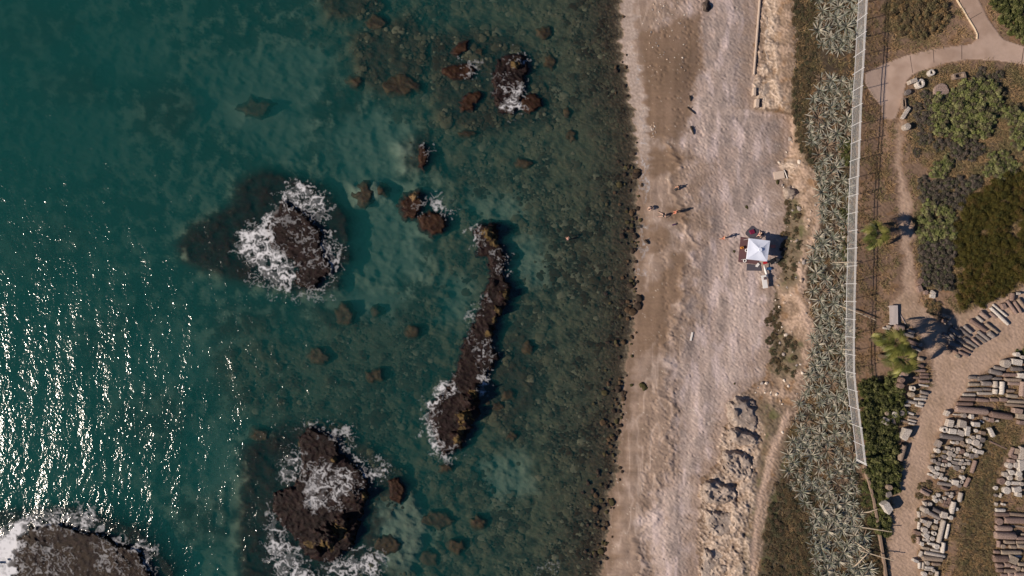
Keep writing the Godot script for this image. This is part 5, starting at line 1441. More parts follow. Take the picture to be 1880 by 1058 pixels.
# J: the joints that differ from standing; the person faces +x
func person(label: String, at: Vector3, turn: float, J: Dictionary, cols: Array, size := 1.0, group := "") -> Node3D:
	var j := {"pelvis": Vector3(0, 0.95, 0), "waist": Vector3(0, 1.12, 0), "chest": Vector3(0, 1.32, 0), "neck": Vector3(0.0, 1.48, 0), "head": Vector3(0.03, 1.62, 0)}
	for s in [-1, 1]:
		var n := "l" if s < 0 else "r"
		j["hip" + n] = Vector3(0, 0.90, 0.09 * s)
		j["knee" + n] = Vector3(0.03, 0.50, 0.10 * s)
		j["ankle" + n] = Vector3(0, 0.08, 0.10 * s)
		j["toe" + n] = Vector3(0.17, 0.03, 0.12 * s)
		j["sho" + n] = Vector3(0, 1.41, 0.18 * s)
		j["elb" + n] = Vector3(-0.03, 1.13, 0.25 * s)
		j["wri" + n] = Vector3(0.08, 0.90, 0.27 * s)
	for k in J:
		j[k] = J[k]
	var up: Vector3 = (j.head - j.neck).normalized()
	var bones := [[j.pelvis, 0.125, j.waist, 0.115, 1], [j.waist, 0.115, j.chest, 0.135, cols.size() - 1 if cols.size() > 4 else 0], [j.chest, 0.12, j.neck, 0.06, 0], [j.neck, 0.055, j.head, 0.06, 0], [j.head - up * 0.03, 0.078, j.head + up * 0.045, 0.092, 0], [j.shol, 0.075, j.shor, 0.075, 0], [j.hipl, 0.105, j.hipr, 0.105, 1]]
	var extra := []
	var face: Vector3 = (Vector3.RIGHT - up * up.x).normalized() if absf(up.x) < 0.9 else Vector3.DOWN
	var side := up.cross(face)
	extra.append([j.head + face * 0.07 + up * 0.02, j.head + face * 0.10 - up * 0.01, j.head + face * 0.095 - up * 0.025, 0.015, 0])
	for s in [-1.0, 1.0]:
		extra.append([j.head + side * 0.075 * s, j.head + side * 0.10 * s + up * 0.01, j.head + side * 0.10 * s - up * 0.03, 0.016, 0])
		extra.append([j.head + face * 0.075 + side * 0.032 * s + up * 0.015, j.head + face * 0.088 + side * 0.032 * s + up * 0.015, j.head + face * 0.09 + side * 0.032 * s + up * 0.015, 0.011, 2])
	extra.append([j.head + face * 0.078 - up * 0.055 - side * 0.025, j.head + face * 0.092 - up * 0.055, j.head + face * 0.078 - up * 0.055 + side * 0.025, 0.007, 3])
	for n in ["l", "r"]:
		var s := -1.0 if n == "l" else 1.0
		bones.append([j["hip" + n], 0.10, j["knee" + n].lerp(j["hip" + n], 0.7), 0.088, 1])
		bones.append([j["knee" + n].lerp(j["hip" + n], 0.7), 0.085, j["knee" + n], 0.058, 0])
		bones.append([j["knee" + n], 0.06, j["ankle" + n], 0.038, 0])
		bones.append([j["ankle" + n], 0.042, j["toe" + n], 0.03, 0])
		bones.append([j["sho" + n], 0.062, j["elb" + n], 0.043, 0])
		bones.append([j["elb" + n], 0.042, j["wri" + n], 0.028, 0])
		var d: Vector3 = (j["wri" + n] - j["elb" + n]).normalized()
		var palm: Vector3 = j["wri" + n] + d * 0.08
		bones.append([j["wri" + n], 0.03, palm, 0.034, 0])
		var across := d.cross(Vector3(0, 0, 1) if absf(d.z) < 0.8 else Vector3.UP).normalized()
		for k in 4:
			var root: Vector3 = palm + across * (k - 1.5) * 0.02
			var l: float = [0.065, 0.085, 0.08, 0.06][k]
			extra.append([root, root + d * l * 0.55, root + d * l - side * s * 0.02, 0.0095, 0])
		var thumb: Vector3 = j["wri" + n] + d * 0.03 - across * 0.028
		extra.append([thumb, thumb - across * 0.028 + d * 0.03, thumb - across * 0.032 + d * 0.06, 0.011, 0])
	var o := thing("person", label, "person", at, turn, group)
	o.scale = Vector3.ONE * size
	part("body", body_mesh(bones, cols, extra), mats.skin, o)
	var hair := []
	for k in 7:
		for s in 10:
			var q := []
			for c in [[k, s], [k, s + 1], [k + 1, s + 1], [k + 1, s]]:
				var th: float = 1.75 * c[0] / 7.0
				var ph: float = TAU * c[1] / 10.0
				var r := 0.108 + 0.006 * sin(ph * 5.0)
				if cos(ph) > 0.3:
					th = minf(th, 1.0)
				q.append(j.head + up * (0.035 + cos(th) * r) + (face * cos(ph) + side * sin(ph)) * sin(th) * r)
			hair.append(q)
	var st := SurfaceTool.new()
	st.begin(Mesh.PRIMITIVE_TRIANGLES)
	st.set_smooth_group(0)
	for q in hair:
		for t in [0, 1, 2, 0, 2, 3]:
			st.add_vertex(q[t])
	st.generate_normals()
	part("hair", st.commit(), rough_mat("hair" + str(names.get("person", 0)), cols[2], 0.7), o)
	return o

func people() -> void:
	var skin := rough_mat("skin", Color.WHITE, 0.6, 0.0, 1.0, true, 0.4)
	skin.subsurf_scatter_enabled = true
	skin.subsurf_scatter_strength = 0.1
	var tan := Color(0.52, 0.29, 0.19)
	var fair := Color(0.62, 0.42, 0.33)
	var brown := Color(0.05, 0.03, 0.02)
	var lip := Color(0.35, 0.12, 0.10)
	person("standing person in orange red swimwear on the damp sand, long shadow behind", G(1238, 391), 2.6, {"wril": Vector3(0.12, 0.92, -0.34), "kneer": Vector3(0.1, 0.5, 0.1), "toer": Vector3(0.25, 0.03, 0.12), "ankler": Vector3(0.08, 0.08, 0.1)}, [Color(0.55, 0.25, 0.17), Color(0.45, 0.07, 0.03), brown, lip])
	person("person walking towards the white beach tent, arms loose, red shorts", G(1325, 438), -0.25, {"kneel": Vector3(0.18, 0.52, -0.1), "anklel": Vector3(0.25, 0.10, -0.1), "toel": Vector3(0.40, 0.06, -0.11), "kneer": Vector3(-0.02, 0.5, 0.1), "ankler": Vector3(-0.28, 0.12, 0.1), "toer": Vector3(-0.13, 0.03, 0.12), "elbr": Vector3(0.14, 1.15, 0.25), "wrir": Vector3(0.33, 1.0, 0.22)}, [tan, Color(0.35, 0.05, 0.03), brown, lip])
	var sit := {"pelvis": Vector3(0, 0.13, 0), "waist": Vector3(-0.06, 0.30, 0), "chest": Vector3(-0.08, 0.50, 0), "neck": Vector3(-0.06, 0.67, 0), "head": Vector3(0.0, 0.80, 0), "hipl": Vector3(0.02, 0.12, -0.09), "hipr": Vector3(0.02, 0.12, 0.09), "kneel": Vector3(0.45, 0.14, -0.22), "kneer": Vector3(0.45, 0.14, 0.22), "anklel": Vector3(0.86, 0.07, -0.32), "ankler": Vector3(0.86, 0.07, 0.32), "toel": Vector3(0.92, 0.2, -0.35), "toer": Vector3(0.92, 0.2, 0.35), "shol": Vector3(-0.08, 0.60, -0.18), "shor": Vector3(-0.08, 0.60, 0.18), "elbl": Vector3(-0.22, 0.36, -0.26), "elbr": Vector3(-0.22, 0.36, 0.26), "wril": Vector3(-0.28, 0.10, -0.27), "wrir": Vector3(-0.28, 0.10, 0.27)}
	person("person sitting on the sand with both pale legs stretched towards the sea", G(1219, 396, -0.01), 2.95, sit, [fair, Color(0.03, 0.03, 0.035), brown, lip, Color(0.035, 0.035, 0.04)])
	var crouch := {"pelvis": Vector3(-0.12, 0.42, 0), "waist": Vector3(-0.02, 0.56, 0), "chest": Vector3(0.14, 0.70, 0), "neck": Vector3(0.26, 0.80, 0), "head": Vector3(0.37, 0.86, 0), "hipl": Vector3(-0.1, 0.40, -0.09), "hipr": Vector3(-0.1, 0.40, 0.09), "kneel": Vector3(0.28, 0.48, -0.16), "kneer": Vector3(0.28, 0.48, 0.16), "anklel": Vector3(0.02, 0.09, -0.14), "ankler": Vector3(0.02, 0.09, 0.14), "toel": Vector3(0.18, 0.03, -0.17), "toer": Vector3(0.18, 0.03, 0.17), "shol": Vector3(0.2, 0.76, -0.18), "shor": Vector3(0.2, 0.76, 0.18), "elbl": Vector3(0.34, 0.50, -0.2), "elbr": Vector3(0.34, 0.50, 0.2), "wril": Vector3(0.42, 0.26, -0.14), "wrir": Vector3(0.42, 0.26, 0.14)}
	person("person crouching by the waterline, bare back, dark swimwear", G(1194, 382), 3.9, crouch, [fair, Color(0.03, 0.03, 0.04), brown, lip])
	person("person in dark clothes crouching alone on the sand north of the bathers", G(1240, 348), 1.0, crouch, [tan, Color(0.025, 0.025, 0.03), brown, lip, Color(0.03, 0.028, 0.035)])
	var lounge := sit.duplicate()
	lounge.merge({"kneel": Vector3(0.36, 0.40, -0.12), "kneer": Vector3(0.36, 0.40, 0.12), "anklel": Vector3(0.55, 0.07, -0.14), "ankler": Vector3(0.55, 0.07, 0.14), "toel": Vector3(0.7, 0.03, -0.15), "toer": Vector3(0.7, 0.03, 0.15)}, true)
	person("person in a red and white top sitting on the grey mat by the tent corner", G(1393.5, 432, 0.02), 1.2, lounge, [fair, Color(0.35, 0.04, 0.05), brown, lip, Color(0.62, 0.45, 0.42)])
	var wade := P(1042, 441, -0.55)
	person("bather bending over in the shallow water over the reef flat", wade, 1.9, {"chest": Vector3(0.16, 1.26, 0), "neck": Vector3(0.28, 1.38, 0), "head": Vector3(0.38, 1.45, 0), "shol": Vector3(0.22, 1.32, -0.18), "shor": Vector3(0.22, 1.32, 0.18), "elbl": Vector3(0.36, 1.08, -0.2), "elbr": Vector3(0.36, 1.08, 0.2), "wril": Vector3(0.45, 0.86, -0.15), "wrir": Vector3(0.45, 0.86, 0.15)}, [Color(0.60, 0.34, 0.26), Color(0.03, 0.03, 0.05), brown, lip], 0.92)

# ---------- the tent and what lies about it ----------
func slab(outline: Array, thick: float, drape := 0.0) -> ArrayMesh:     # a flat sheet with that outline in pixels, laid on the sand
	var q := poly(outline)
	var st := SurfaceTool.new()
	st.begin(Mesh.PRIMITIVE_TRIANGLES)
	var tri := Geometry2D.triangulate_polygon(q)
	var top := []
	for p in q:
		top.append(G(p.x, p.y, thick + 0.05 + nz.fine.get_noise_2d(p.x * 9.0, p.y * 9.0) * drape))
	for k in range(0, tri.size(), 3):
		var a: Vector3 = top[tri[k]]
		var b: Vector3 = top[tri[k + 1]]
		var c: Vector3 = top[tri[k + 2]]
		if (b - a).cross(c - a).y > 0.0:
			var t := b
			b = c
			c = t
		st.set_smooth_group(-1)
		for p in [a, b, c]:
			st.add_vertex(p)
	for k in q.size():
		var a: Vector3 = top[k]
		var b: Vector3 = top[(k + 1) % q.size()]
		var d := Vector3(0, -thick - 0.12, 0)
		for p in [a, b, b + d, a, b + d, a + d]:
			st.add_vertex(p)
	st.generate_normals()
	return st.commit()

func dense(outline: Array, n: int) -> Array:    # the same outline with n points along each side
	var out := []
	var m := outline.size() / 2
	for k in m:
		for t in n:
			var u := float(t) / n
			var l := (k + 1) % m
			out.append_array([lerpf(outline[k * 2], outline[l * 2], u), lerpf(outline[k * 2 + 1], outline[l * 2 + 1], u)])
	return out

func box(x: float, y: float, z: float, bevel := 0.02) -> ArrayMesh:     # stands on y = 0, edges chamfered
	var st := SurfaceTool.new()
	st.begin(Mesh.PRIMITIVE_TRIANGLES)
	var hx := x / 2.0
	var hz := z / 2.0
	var ring := func(i: float, yy: float) -> Array: return [Vector3(-hx + i, yy, -hz + i), Vector3(hx - i, yy, -hz + i), Vector3(hx - i, yy, hz - i), Vector3(-hx + i, yy, hz - i)]
	var rows: Array = [ring.call(bevel, 0.0), ring.call(0.0, bevel), ring.call(0.0, y - bevel), ring.call(bevel, y)]
	st.set_smooth_group(-1)
	for k in 3:
		for s in 4:
			for p in [rows[k][s], rows[k + 1][s], rows[k + 1][(s + 1) % 4], rows[k][s], rows[k + 1][(s + 1) % 4], rows[k][(s + 1) % 4]]:
				st.add_vertex(p)
	for p in [rows[3][0], rows[3][1], rows[3][2], rows[3][0], rows[3][2], rows[3][3], rows[0][0], rows[0][2], rows[0][1], rows[0][0], rows[0][3], rows[0][2]]:
		st.add_vertex(p)
	st.generate_normals()
	return st.commit()

func torus(r: float, t: float) -> TorusMesh:
	var m := TorusMesh.new()
	m.inner_radius = r - t
	m.outer_radius = r + t
	m.rings = 20
	m.ring_segments = 10
	return m

func tent_camp() -> void:
	var cloth := rough_mat("tent_cloth", Color(0.70, 0.75, 0.88), 0.8, 0.6, 0.5)
	cloth.backlight_enabled = true
	cloth.backlight = Color(0.3, 0.3, 0.32)
	var steel := rough_mat("tent_pole", Color(0.5, 0.5, 0.5), 0.4)
	var g := ground_y(1392, 460)
	var c := []
	for p in [[1375.7, 437.7], [1414.2, 442.3], [1408.8, 480.0], [1371.2, 476.0]]:
		c.append(P(p[0], p[1], g + 2.15))
	var apex := P(1396, 458.5, g + 2.5)
	var mid: Vector3 = (c[0] + c[1] + c[2] + c[3]) / 4.0
	var root := thing("beach_tent", "white pyramid beach tent on four poles standing on the sand", "tent", Vector3(mid.x, g, mid.z))
	var st := SurfaceTool.new()
	st.begin(Mesh.PRIMITIVE_TRIANGLES)
	var o := Vector3(mid.x, g, mid.z)
	var n := 8
	for s in 4:
		var a: Vector3 = c[s] - o
		var b: Vector3 = c[(s + 1) % 4] - o
		var at := func(i: int, k: int) -> Vector3:       # row i from the apex down, column k
			var t := float(i) / n
			var u := float(k) / n
			var p: Vector3 = (apex - o).lerp(a.lerp(b, u), t)
			p.y -= 0.10 * sin(PI * t) * (0.35 + 0.65 * sin(PI * u)) * t + 0.03 * nz.fine.get_noise_2d(s * 40.0 + u * 12.0, t * 12.0)
			return p
		for i in n:
			for k in n:
				for q in [[i, k], [i + 1, k + 1], [i + 1, k], [i, k], [i, k + 1], [i + 1, k + 1]]:
					st.set_smooth_group(s)
					st.add_vertex(at.call(q[0], q[1]))
		for k in n:      # the valance hangs down
			var p1: Vector3 = at.call(n, k)
			var p2: Vector3 = at.call(n, k + 1)
			var d := Vector3(0, -0.25, 0)
			for q in [p1, p2, p2 + d, p1, p2 + d, p1 + d]:
				st.set_smooth_group(10 + s)
				st.add_vertex(q)
	st.generate_normals()
	part("canopy", st.commit(), cloth, root)
	part("vent_cap", drum_mesh(3), cloth, root, apex - o - Vector3(0, 0.06, 0), Vector3.ZERO, Vector3(0.5, 0.12, 0.5))
	for s in 4:
		var p: Vector3 = (c[s] - o) * Vector3(0.97, 1, 0.97)
		part("pole", tube([Vector3(p.x, -0.25, p.z), Vector3(p.x, p.y - 0.04, p.z)], [0.025, 0.025], 8), steel, root)
		part("roof_bar", tube([Vector3(p.x, p.y - 0.06, p.z), apex - o - Vector3(0, 0.14, 0)], [0.015, 0.015], 6), steel, root)
	var wine := rough_mat("wine_cloth", Color(0.115, 0.062, 0.066), 0.95, 1.0, 0.4)
	var slate := rough_mat("slate_cloth", Color(0.078, 0.072, 0.088), 0.95, 1.0, 0.4)
	one("ground_rug", slab(dense([1360, 435, 1396, 440, 1393, 486, 1355.5, 481], 5), 0.01, 0.03), wine, "worn wine brown rug spread under and west of the tent", "rug")
	one("beach_mat", slab([1380.5, 414.7, 1384, 416, 1403, 429, 1403, 432, 1397, 440, 1380, 439, 1369.5, 431, 1368.5, 428, 1371, 424], 0.03), slate, "slate grey mat with rounded corners north of the tent", "mat")
	one("beach_mat", slab([1371.5, 485, 1396, 487, 1398, 497.5, 1371, 497], 0.035), slate, "dark grey mat laid against the south edge of the rug", "mat")
	one("beach_bag", block_mesh(51), rough_mat("fuchsia", Color(0.17, 0.015, 0.05), 0.7), "fuchsia bag lying on the slate grey mat", "bag", "", G(1380.5, 426, 0.06), Basis(Vector3.UP, 0.4) * Basis.from_scale(Vector3(0.6, 0.22, 0.6)))
	var white := rough_mat("white_plastic", Color(0.72, 0.70, 0.68), 0.5)
	for a in [[1371.3, 459.8, "white ring half hidden under the tent's west edge"], [1367.6, 478.8, "white ring lying at the corner of the rug"]]:
		one("swim_ring", torus(0.19, 0.06), white, a[2], "ring", "", G(a[0], a[1], 0.13), Basis(Vector3.RIGHT, 0.15))
	var orange := rough_mat("orange_plastic", Color(0.62, 0.27, 0.06), 0.5)
	var bk := thing("bucket", "small orange bucket standing on the wine brown rug", "bucket", G(1361.3, 455.3, 0.05))
	part("pail", drum_mesh(9, 0.36), orange, bk, Vector3.ZERO, Vector3.ZERO, Vector3(0.34, 0.42, 0.34))
	part("handle", torus(0.16, 0.012), orange, bk, Vector3(0, 0.42, 0), Vector3(0.25, 0, 0))
	one("folded_towel", block_mesh(52), white, "crumpled white towel on the dark grey mat", "towel", "", G(1391, 487, 0.07), Basis(Vector3.UP, 0.9) * Basis.from_scale(Vector3(0.55, 0.16, 0.32)))
	one("beach_bag", block_mesh(53), rough_mat("red_cloth", Color(0.30, 0.012, 0.02), 0.7), "red bag beside the tent's south east leg", "bag", "", G(1404, 482.5), Basis(Vector3.UP, 0.3) * Basis.from_scale(Vector3(0.42, 0.35, 0.36)))
	one("beach_bag", block_mesh(54), rough_mat("blue_cloth", Color(0.035, 0.10, 0.24), 0.7), "blue bag on the sand next to the white paddle board", "bag", "", G(1411.5, 493.5), Basis(Vector3.UP, 0.05) * Basis.from_scale(Vector3(0.55, 0.3, 0.36)))
	one("picnic_cloth", slab([1415.5, 449.5, 1424, 450, 1424, 455.5, 1415.5, 455], 0.02), rough_mat("pink_cloth", Color(0.46, 0.17, 0.13), 0.9), "small pink cloth in the tent's shadow", "cloth")
	var black := rough_mat("black_cloth", Color(0.012, 0.012, 0.015), 0.6)
	var chair := thing("beach_chair", "black folding chairs' frame and cloth tipped over east of the tent", "chair", G(1417, 480), 0.6)
	chair.set_meta("label", "black folding beach chair tipped over east of the tent")
	part("seat", box(0.75, 0.06, 0.7), black, chair, Vector3(0, 0.3, 0), Vector3(0.2, 0, 0.3))
	part("backrest", box(0.8, 0.06, 0.7), black, chair, Vector3(0.5, 0.32, 0.15), Vector3(-0.3, 0.3, 0.75))
	for k in 4:
		part("leg", tube([Vector3(-0.35 + 0.65 * (k % 2), 0.0, -0.35 + 0.7 * (k / 2)), Vector3(0.3 - 0.5 * (k % 2), 0.45, -0.33 + 0.66 * (k / 2))], [0.018, 0.018], 6), steel, chair)
	one("dark_rucksack", block_mesh(55), black, "dark rucksack in the tent's shadow", "rucksack", "", G(1437, 458), Basis(Vector3.UP, 0.1) * Basis.from_scale(Vector3(0.9, 0.3, 0.4)))
	# the board leans on the bag: a long blade with pointed ends
	var bst := SurfaceTool.new()
	bst.begin(Mesh.PRIMITIVE_TRIANGLES)
	bst.set_smooth_group(0)
	for k in 12:
		var w := [sin(PI * clampf((k + 0.35) / 12.6, 0, 1)) * 0.19, sin(PI * clampf((k + 1.35) / 12.6, 0, 1)) * 0.19]
		var xs := [k / 12.0 * 2.0 - 1.0, (k + 1) / 12.0 * 2.0 - 1.0]
		for s in [[-1, 0, 0, 0.05], [0, 0.05, 1, 0], [1, 0, 0, -0.05], [0, -0.05, -1, 0]]:
			var p := [Vector3(xs[0], s[1], w[0] * s[0]), Vector3(xs[0], s[3], w[0] * s[2]), Vector3(xs[1], s[3], w[1] * s[2]), Vector3(xs[1], s[1], w[1] * s[0])]
			for t in [0, 1, 2, 0, 2, 3]:
				bst.add_vertex(p[t])
	bst.generate_normals()
	one("paddle_board", bst.commit(), white, "long narrow white board propped on the blue bag", "board", "", G(1406.5, 499, 0.45), Basis(Vector3.UP, -1.22) * Basis(Vector3.BACK, -0.12))
	var tb := thing("folding_table", "white folding table on the sand south of the tent", "table", G(1400.5, 517.5), -1.42)
	part("table_top", box(1.75, 0.05, 0.68), white, tb, Vector3(0, 0.68, 0))
	for k in 4:
		part("leg", tube([Vector3(-0.78 + 1.56 * (k % 2), -0.12, -0.27 + 0.54 * (k / 2)), Vector3(-0.74 + 1.48 * (k % 2), 0.69, -0.27 + 0.54 * (k / 2))], [0.018, 0.018], 6), steel, tb)
	one("storage_box", box(0.32, 0.16, 0.34), rough_mat("box_brown", Color(0.12, 0.08, 0.085), 0.7), "small dark box on the white folding table", "box", "", P(1404.3, 511.5, ground_y(1404, 511) + 0.735), Basis(Vector3.UP, 0.1))

# ---------- odds and ends ----------
func litter() -> void:
	var dark := rough_mat("driftwood", Color(0.06, 0.045, 0.035), 0.95, 4.0, 0.5)
	for a in [[1262, 197, 1276, 209, 0.11, "dark forked driftwood lying on the damp sand"], [1268, 232, 1274, 247, 0.14, "dark driftwood block at the tip of the sand ridge"], [1266, 176, 1268, 186, 0.12, "short dark driftwood stump near the forked driftwood"], [1184, 441, 1191, 448, 0.16, "short black log at the waterline south of the bathers"], [1454, 311, 1475, 298, 0.06, "thin bent branch lying on the bank below the agaves"]]:
		var p := G(a[0], a[1], a[4] * 0.6)
		var q := G(a[2], a[3], a[4] * 0.6)
		var root := thing("driftwood", a[5], "driftwood", p)
		part("log", tube([Vector3.ZERO, (q - p) * 0.5 + Vector3(0, a[4] * 0.8, 0.05), q - p], [a[4], a[4] * 0.85, a[4] * 0.5], 9), dark, root)
		part("branch", tube([(q - p) * 0.4, (q - p) * 0.4 + Vector3(0.25, 0.12, -0.45)], [a[4] * 0.5, a[4] * 0.2], 7), dark, root)
	var white := rough_mat("bleached_wood", Color(0.70, 0.66, 0.62), 0.85, 1.0, 0.3)
	one("plank", box(1.2, 0.09, 0.26), white, "bleached white plank lying alone on the grey sand", "plank", "", G(1269.7, 618, 0.03), Basis(Vector3.UP, 1.35))
	one("flip_flop_bag", block_mesh(61), rough_mat("purple_cloth", Color(0.06, 0.03, 0.07), 0.8), "small purple bag dropped on the sand behind the bathers", "bag", "", G(1237.5, 412.8), Basis(Vector3.UP, 0.3) * Basis.from_scale(Vector3(0.5, 0.2, 0.22)))
	var seaweed := rough_mat("seaweed", Color(0.055, 0.05, 0.02), 0.8)
	for a in [[1182, 709, 0.75, "olive heap of seaweed cast up on the pale sand"], [1160, 708, 0.35, "small clump of seaweed close to the water near the olive heap"], [1371, 381, 0.35, "dark clump of seaweed on the dry sand north of the tent"], [1348, 462, 0.25, "tiny dark clump of seaweed west of the wine brown rug"], [1349, 704, 0.2, "tiny dark clump of seaweed near the cream shelf"], [1427, 334, 0.4, "dark clump of seaweed below the concrete slab"]]:
		var o := thing("seaweed_clump", a[3], "seaweed", G(a[0], a[1]))
		for k in 5:
			part("frond", pebble(70 + k, 0.5, 0.6), seaweed, o, Vector3(rng.randf_range(-0.4, 0.4) * a[2], 0.04, rng.randf_range(-0.4, 0.4) * a[2]), Vector3(0, rng.randf() * 6.0, 0), Vector3(a[2], a[2] * 0.6, a[2] * 0.7))
	var tones := [rough_mat("pale_pebble", Color(0.62, 0.54, 0.46), 0.9), rough_mat("tan_pebble", Color(0.45, 0.34, 0.26), 0.9), rough_mat("grey_pebble", Color(0.30, 0.26, 0.24), 0.9)]
	var shapes := [pebble(81), pebble(82), pebble(83)]
	for k in 190:
		var px: float
		var py: float
		if k < 55:
			px = rng.randf_range(1180, 1262)
			py = rng.randf_range(0, 130)
		elif k < 75:
			px = rng.randf_range(1195, 1205)
			py = rng.randf_range(225, 252)
		else:
			py = rng.randf_range(215, 800)
			px = rng.randf_range(foot_at[int(py) + 400] - 8.0, brow_at[int(py) + 400] + 4.0)
		var s := rng.randf_range(0.10, 0.26) if k < 75 else rng.randf_range(0.12, 0.32) + pow(rng.randf(), 5.0) * 0.5
		var where := "on the damp sand near the north waterline" if k < 75 else "on the earthy bank behind the sand"
		one("loose_stone", shapes[k % 3], tones[rng.randi() % 3], "small pale stone lying loose " + where, "stone", "loose stones " + where, G(px, py, s * 0.1), Basis(Vector3.UP, rng.randf() * 6.0).scaled(Vector3(s, s * 0.8, s)))
	# remains of concrete works on the beach
	var con := rough_mat("old_concrete", Color(0.50, 0.40, 0.33), 0.92, 2.0, 0.6)
	var p := G(1395, -6)
	var q := G(1383.5, 138)
	one("concrete_strip", box((q - p).length(), 0.5, 0.22, 0.04), con, "long straight concrete strip half sunk in the sand", "kerb", "", (p + q) / 2.0 - Vector3(0, 0.2, 0), Basis(Vector3.UP, atan2(-(q - p).z, (q - p).x)))
	one("concrete_pier", box(1.0, 0.75, 0.4, 0.05), con, "short upright concrete pier standing beyond the end of the strip", "pier", "", G(1382.5, 171, -0.1), Basis(Vector3.UP, 1.55))
	one("concrete_pier", box(1.1, 0.85, 0.5, 0.05), con, "second concrete pier against the crumbling ledge", "pier", "", G(1387, 192, -0.1), Basis(Vector3.UP, 1.5))
	var slabn := thing("concrete_slab", "tilted square concrete slab with a white lip on the bank", "slab", G(1430, 322), 0.15)
	part("plate", box(1.35, 0.2, 1.05, 0.03), con, slabn, Vector3(0, 0.05, 0), Vector3(0, 0, 0.15))
	part("rim", tube([Vector3(0.72, 0.25, -0.6), Vector3(0.85, 0.3, 0.0), Vector3(1.0, 0.2, 0.6)], [0.06, 0.06, 0.06]), white, slabn)

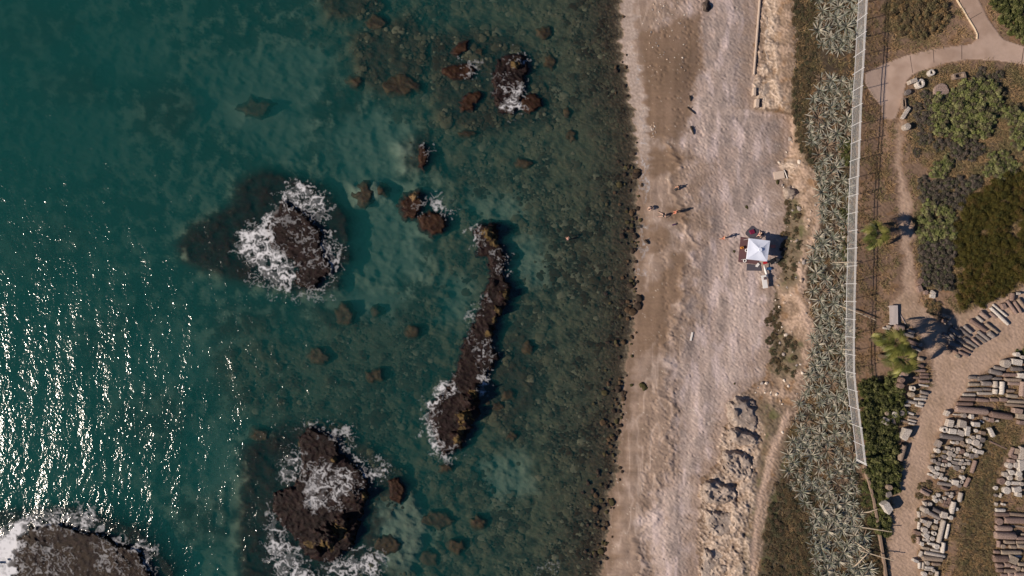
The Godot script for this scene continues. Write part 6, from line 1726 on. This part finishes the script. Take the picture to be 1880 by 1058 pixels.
# ---------- the fence, the low wall, the bench ----------
func fence() -> void:
	var white := rough_mat("fence_paint", Color(0.54, 0.54, 0.55), 0.55, 0.0, 1.0, false, 0.4)
	var pts := []
	var py := -40.0
	while py < 854.0:
		var t := P(along(RAIL, py), py, 6.75)
		pts.append(t)
		py += 33.0
	pts.append(P(1590, 854, 6.75))
	var rod := box(0.03, 2.45, 0.03, 0.004)
	var post := box(0.08, 3.2, 0.08, 0.01)
	var runs := [[0, 22, "tall white steel fence along the agave beds, straight northern run"], [22, pts.size() - 1, "tall white steel fence beside the green hedge, bent southern run"]]
	for r in runs:
		var base := on_ground(pts[r[0]].x, pts[r[0]].z)
		var root := thing("steel_fence", r[2], "fence", base)
		for k in range(r[0], r[1]):
			var a: Vector3 = pts[k]
			var b: Vector3 = pts[k + 1]
			var d := b - a
			d.y = 0.0
			var l := d.length()
			var turn := atan2(-d.z, d.x)
			var g := on_ground(a.x, a.z).y
			var pan := Node3D.new()
			pan.name = "panel"
			root.add_child(pan, true)
			pan.position = Vector3(a.x, g, a.z) - base
			pan.rotation.y = turn
			for yy in [0.5, 2.45, 2.72]:
				part("rail", box(l - 0.1, 0.06, 0.05, 0.008), white, pan, Vector3(l / 2.0, yy, 0))
			for i in 14:
				part("picket", rod, white, pan, Vector3(l * (i + 1) / 15.0, 0.42, -0.045 if i >= 0 else 0.0))
			part("post", post, white, root, Vector3(a.x, g - 0.15, a.z) - base, Vector3(0, turn, 0))
			if k == r[1] - 1 and r[1] == pts.size() - 1:
				part("post", post, white, root, Vector3(b.x, on_ground(b.x, b.z).y - 0.15, b.z) - base, Vector3(0, turn, 0))
	var con := rough_mat("low_wall", Color(0.27, 0.195, 0.145), 0.95, 3.0, 0.8)
	var line := [[1584, 852], [1592, 880], [1602, 920], [1611, 970], [1619, 1020], [1627, 1075]]
	var w0 := G(line[0][0], line[0][1])
	var wall := thing("low_wall", "low brown concrete wall continuing from the end of the white fence", "wall", w0)
	for k in line.size() - 1:
		var p := G(line[k][0], line[k][1])
		var q := G(line[k + 1][0], line[k + 1][1])
		var d := q - p
		part("wall_block", box(Vector2(d.x, d.z).length() + 0.02, 0.75, 0.34, 0.03), con, wall, (p + q) / 2.0 - w0 - Vector3(0, 0.25 + 0.003 * (k % 2), 0), Vector3(0, atan2(-d.z, d.x), 0))
	# the slatted bench by the palms
	var pale := rough_mat("bench_wood", Color(0.50, 0.45, 0.44), 0.85, 1.0, 0.3)
	var bench := thing("slatted_bench", "weathered white slatted bench standing near the two palms", "bench", G(1637.5, 578.5), PI / 2.0 + 0.02)
	for k in 7:
		part("slat", box(2.55, 0.05, 0.11, 0.01), pale, bench, Vector3(0, 0.45, -0.48 + k * 0.16))
	for x in [-1.1, 1.1]:
		part("cross_bar", box(0.08, 0.06, 1.1, 0.01), pale, bench, Vector3(x, 0.388, 0))
		for z in [-0.45, 0.45]:
			part("leg", box(0.08, 0.46, 0.08, 0.01), pale, bench, Vector3(x, -0.07, z))
	var pole := G(1650, 572, 0.05)
	var pole2 := G(1663, 595, 0.08)
	one("metal_pole", tube([Vector3.ZERO, pole2 - pole], [0.06, 0.06]), rough_mat("pole_grey", Color(0.30, 0.25, 0.24), 0.6), "thin grey pole lying beside the slatted bench", "pole", "", pole)
	# joints of the concrete path, filled with dark mortar, and its kerb
	var mortar := rough_mat("mortar", Color(0.12, 0.09, 0.075), 0.95)
	for a in [[1713.5, 91, 1715, 115], [1766, 83, 1766, 109.5], [1781, 35, 1806, 21], [1875.5, 116, 1880, 88], [1671, 103, 1676, 134]]:
		var p := G(a[0], a[1], 0.066)
		var q := G(a[2], a[3], 0.066)
		setting("path_joint", box((q - p).length(), 0.012, 0.07, 0.002), mortar).transform = Transform3D(Basis(Vector3.UP, atan2(-(q - p).z, (q - p).x)), (p + q) / 2.0)
	var kerb := rough_mat("kerb", Color(0.58, 0.47, 0.34), 0.9, 1.0, 0.5)
	var kl := [[1756, 0], [1766, 16], [1778, 36], [1788, 52], [1793.5, 64], [1793, 72]]
	var k0 := G(kl[0][0], kl[0][1])
	var kr := thing("path_kerb", "thin cream kerb along the inner bend of the concrete path", "kerb", k0)
	for k in kl.size() - 1:
		var p := G(kl[k][0], kl[k][1])
		var q := G(kl[k + 1][0], kl[k + 1][1])
		part("kerbstone", box(Vector2(q.x - p.x, q.z - p.z).length() + 0.02, 0.30, 0.12, 0.02), kerb, kr, (p + q) / 2.0 - k0 - Vector3(0, 0.1 + 0.003 * (k % 2), 0), Vector3(0, atan2(-(q - p).z, (q - p).x), 0))

func _ready() -> void:
	rng.seed = 20
	set_up()
	make_mats()
	lay_masks()
	lines()
	footprints()
	var t := Time.get_ticks_msec()
	land()
	sea()
	print("sea ", Time.get_ticks_msec() - t)
	sea_rocks()
	bluff_rocks()
	sea_foam()
	shore_stones()
	print("foam ", Time.get_ticks_msec() - t)
	yard_stones()
	print("yard ", Time.get_ticks_msec() - t)
	agaves()
	shrubs()
	palms()
	print("plants ", Time.get_ticks_msec() - t)
	fence()
	people()
	print("people ", Time.get_ticks_msec() - t)
	tent_camp()
	litter()
	print("all ", Time.get_ticks_msec() - t)
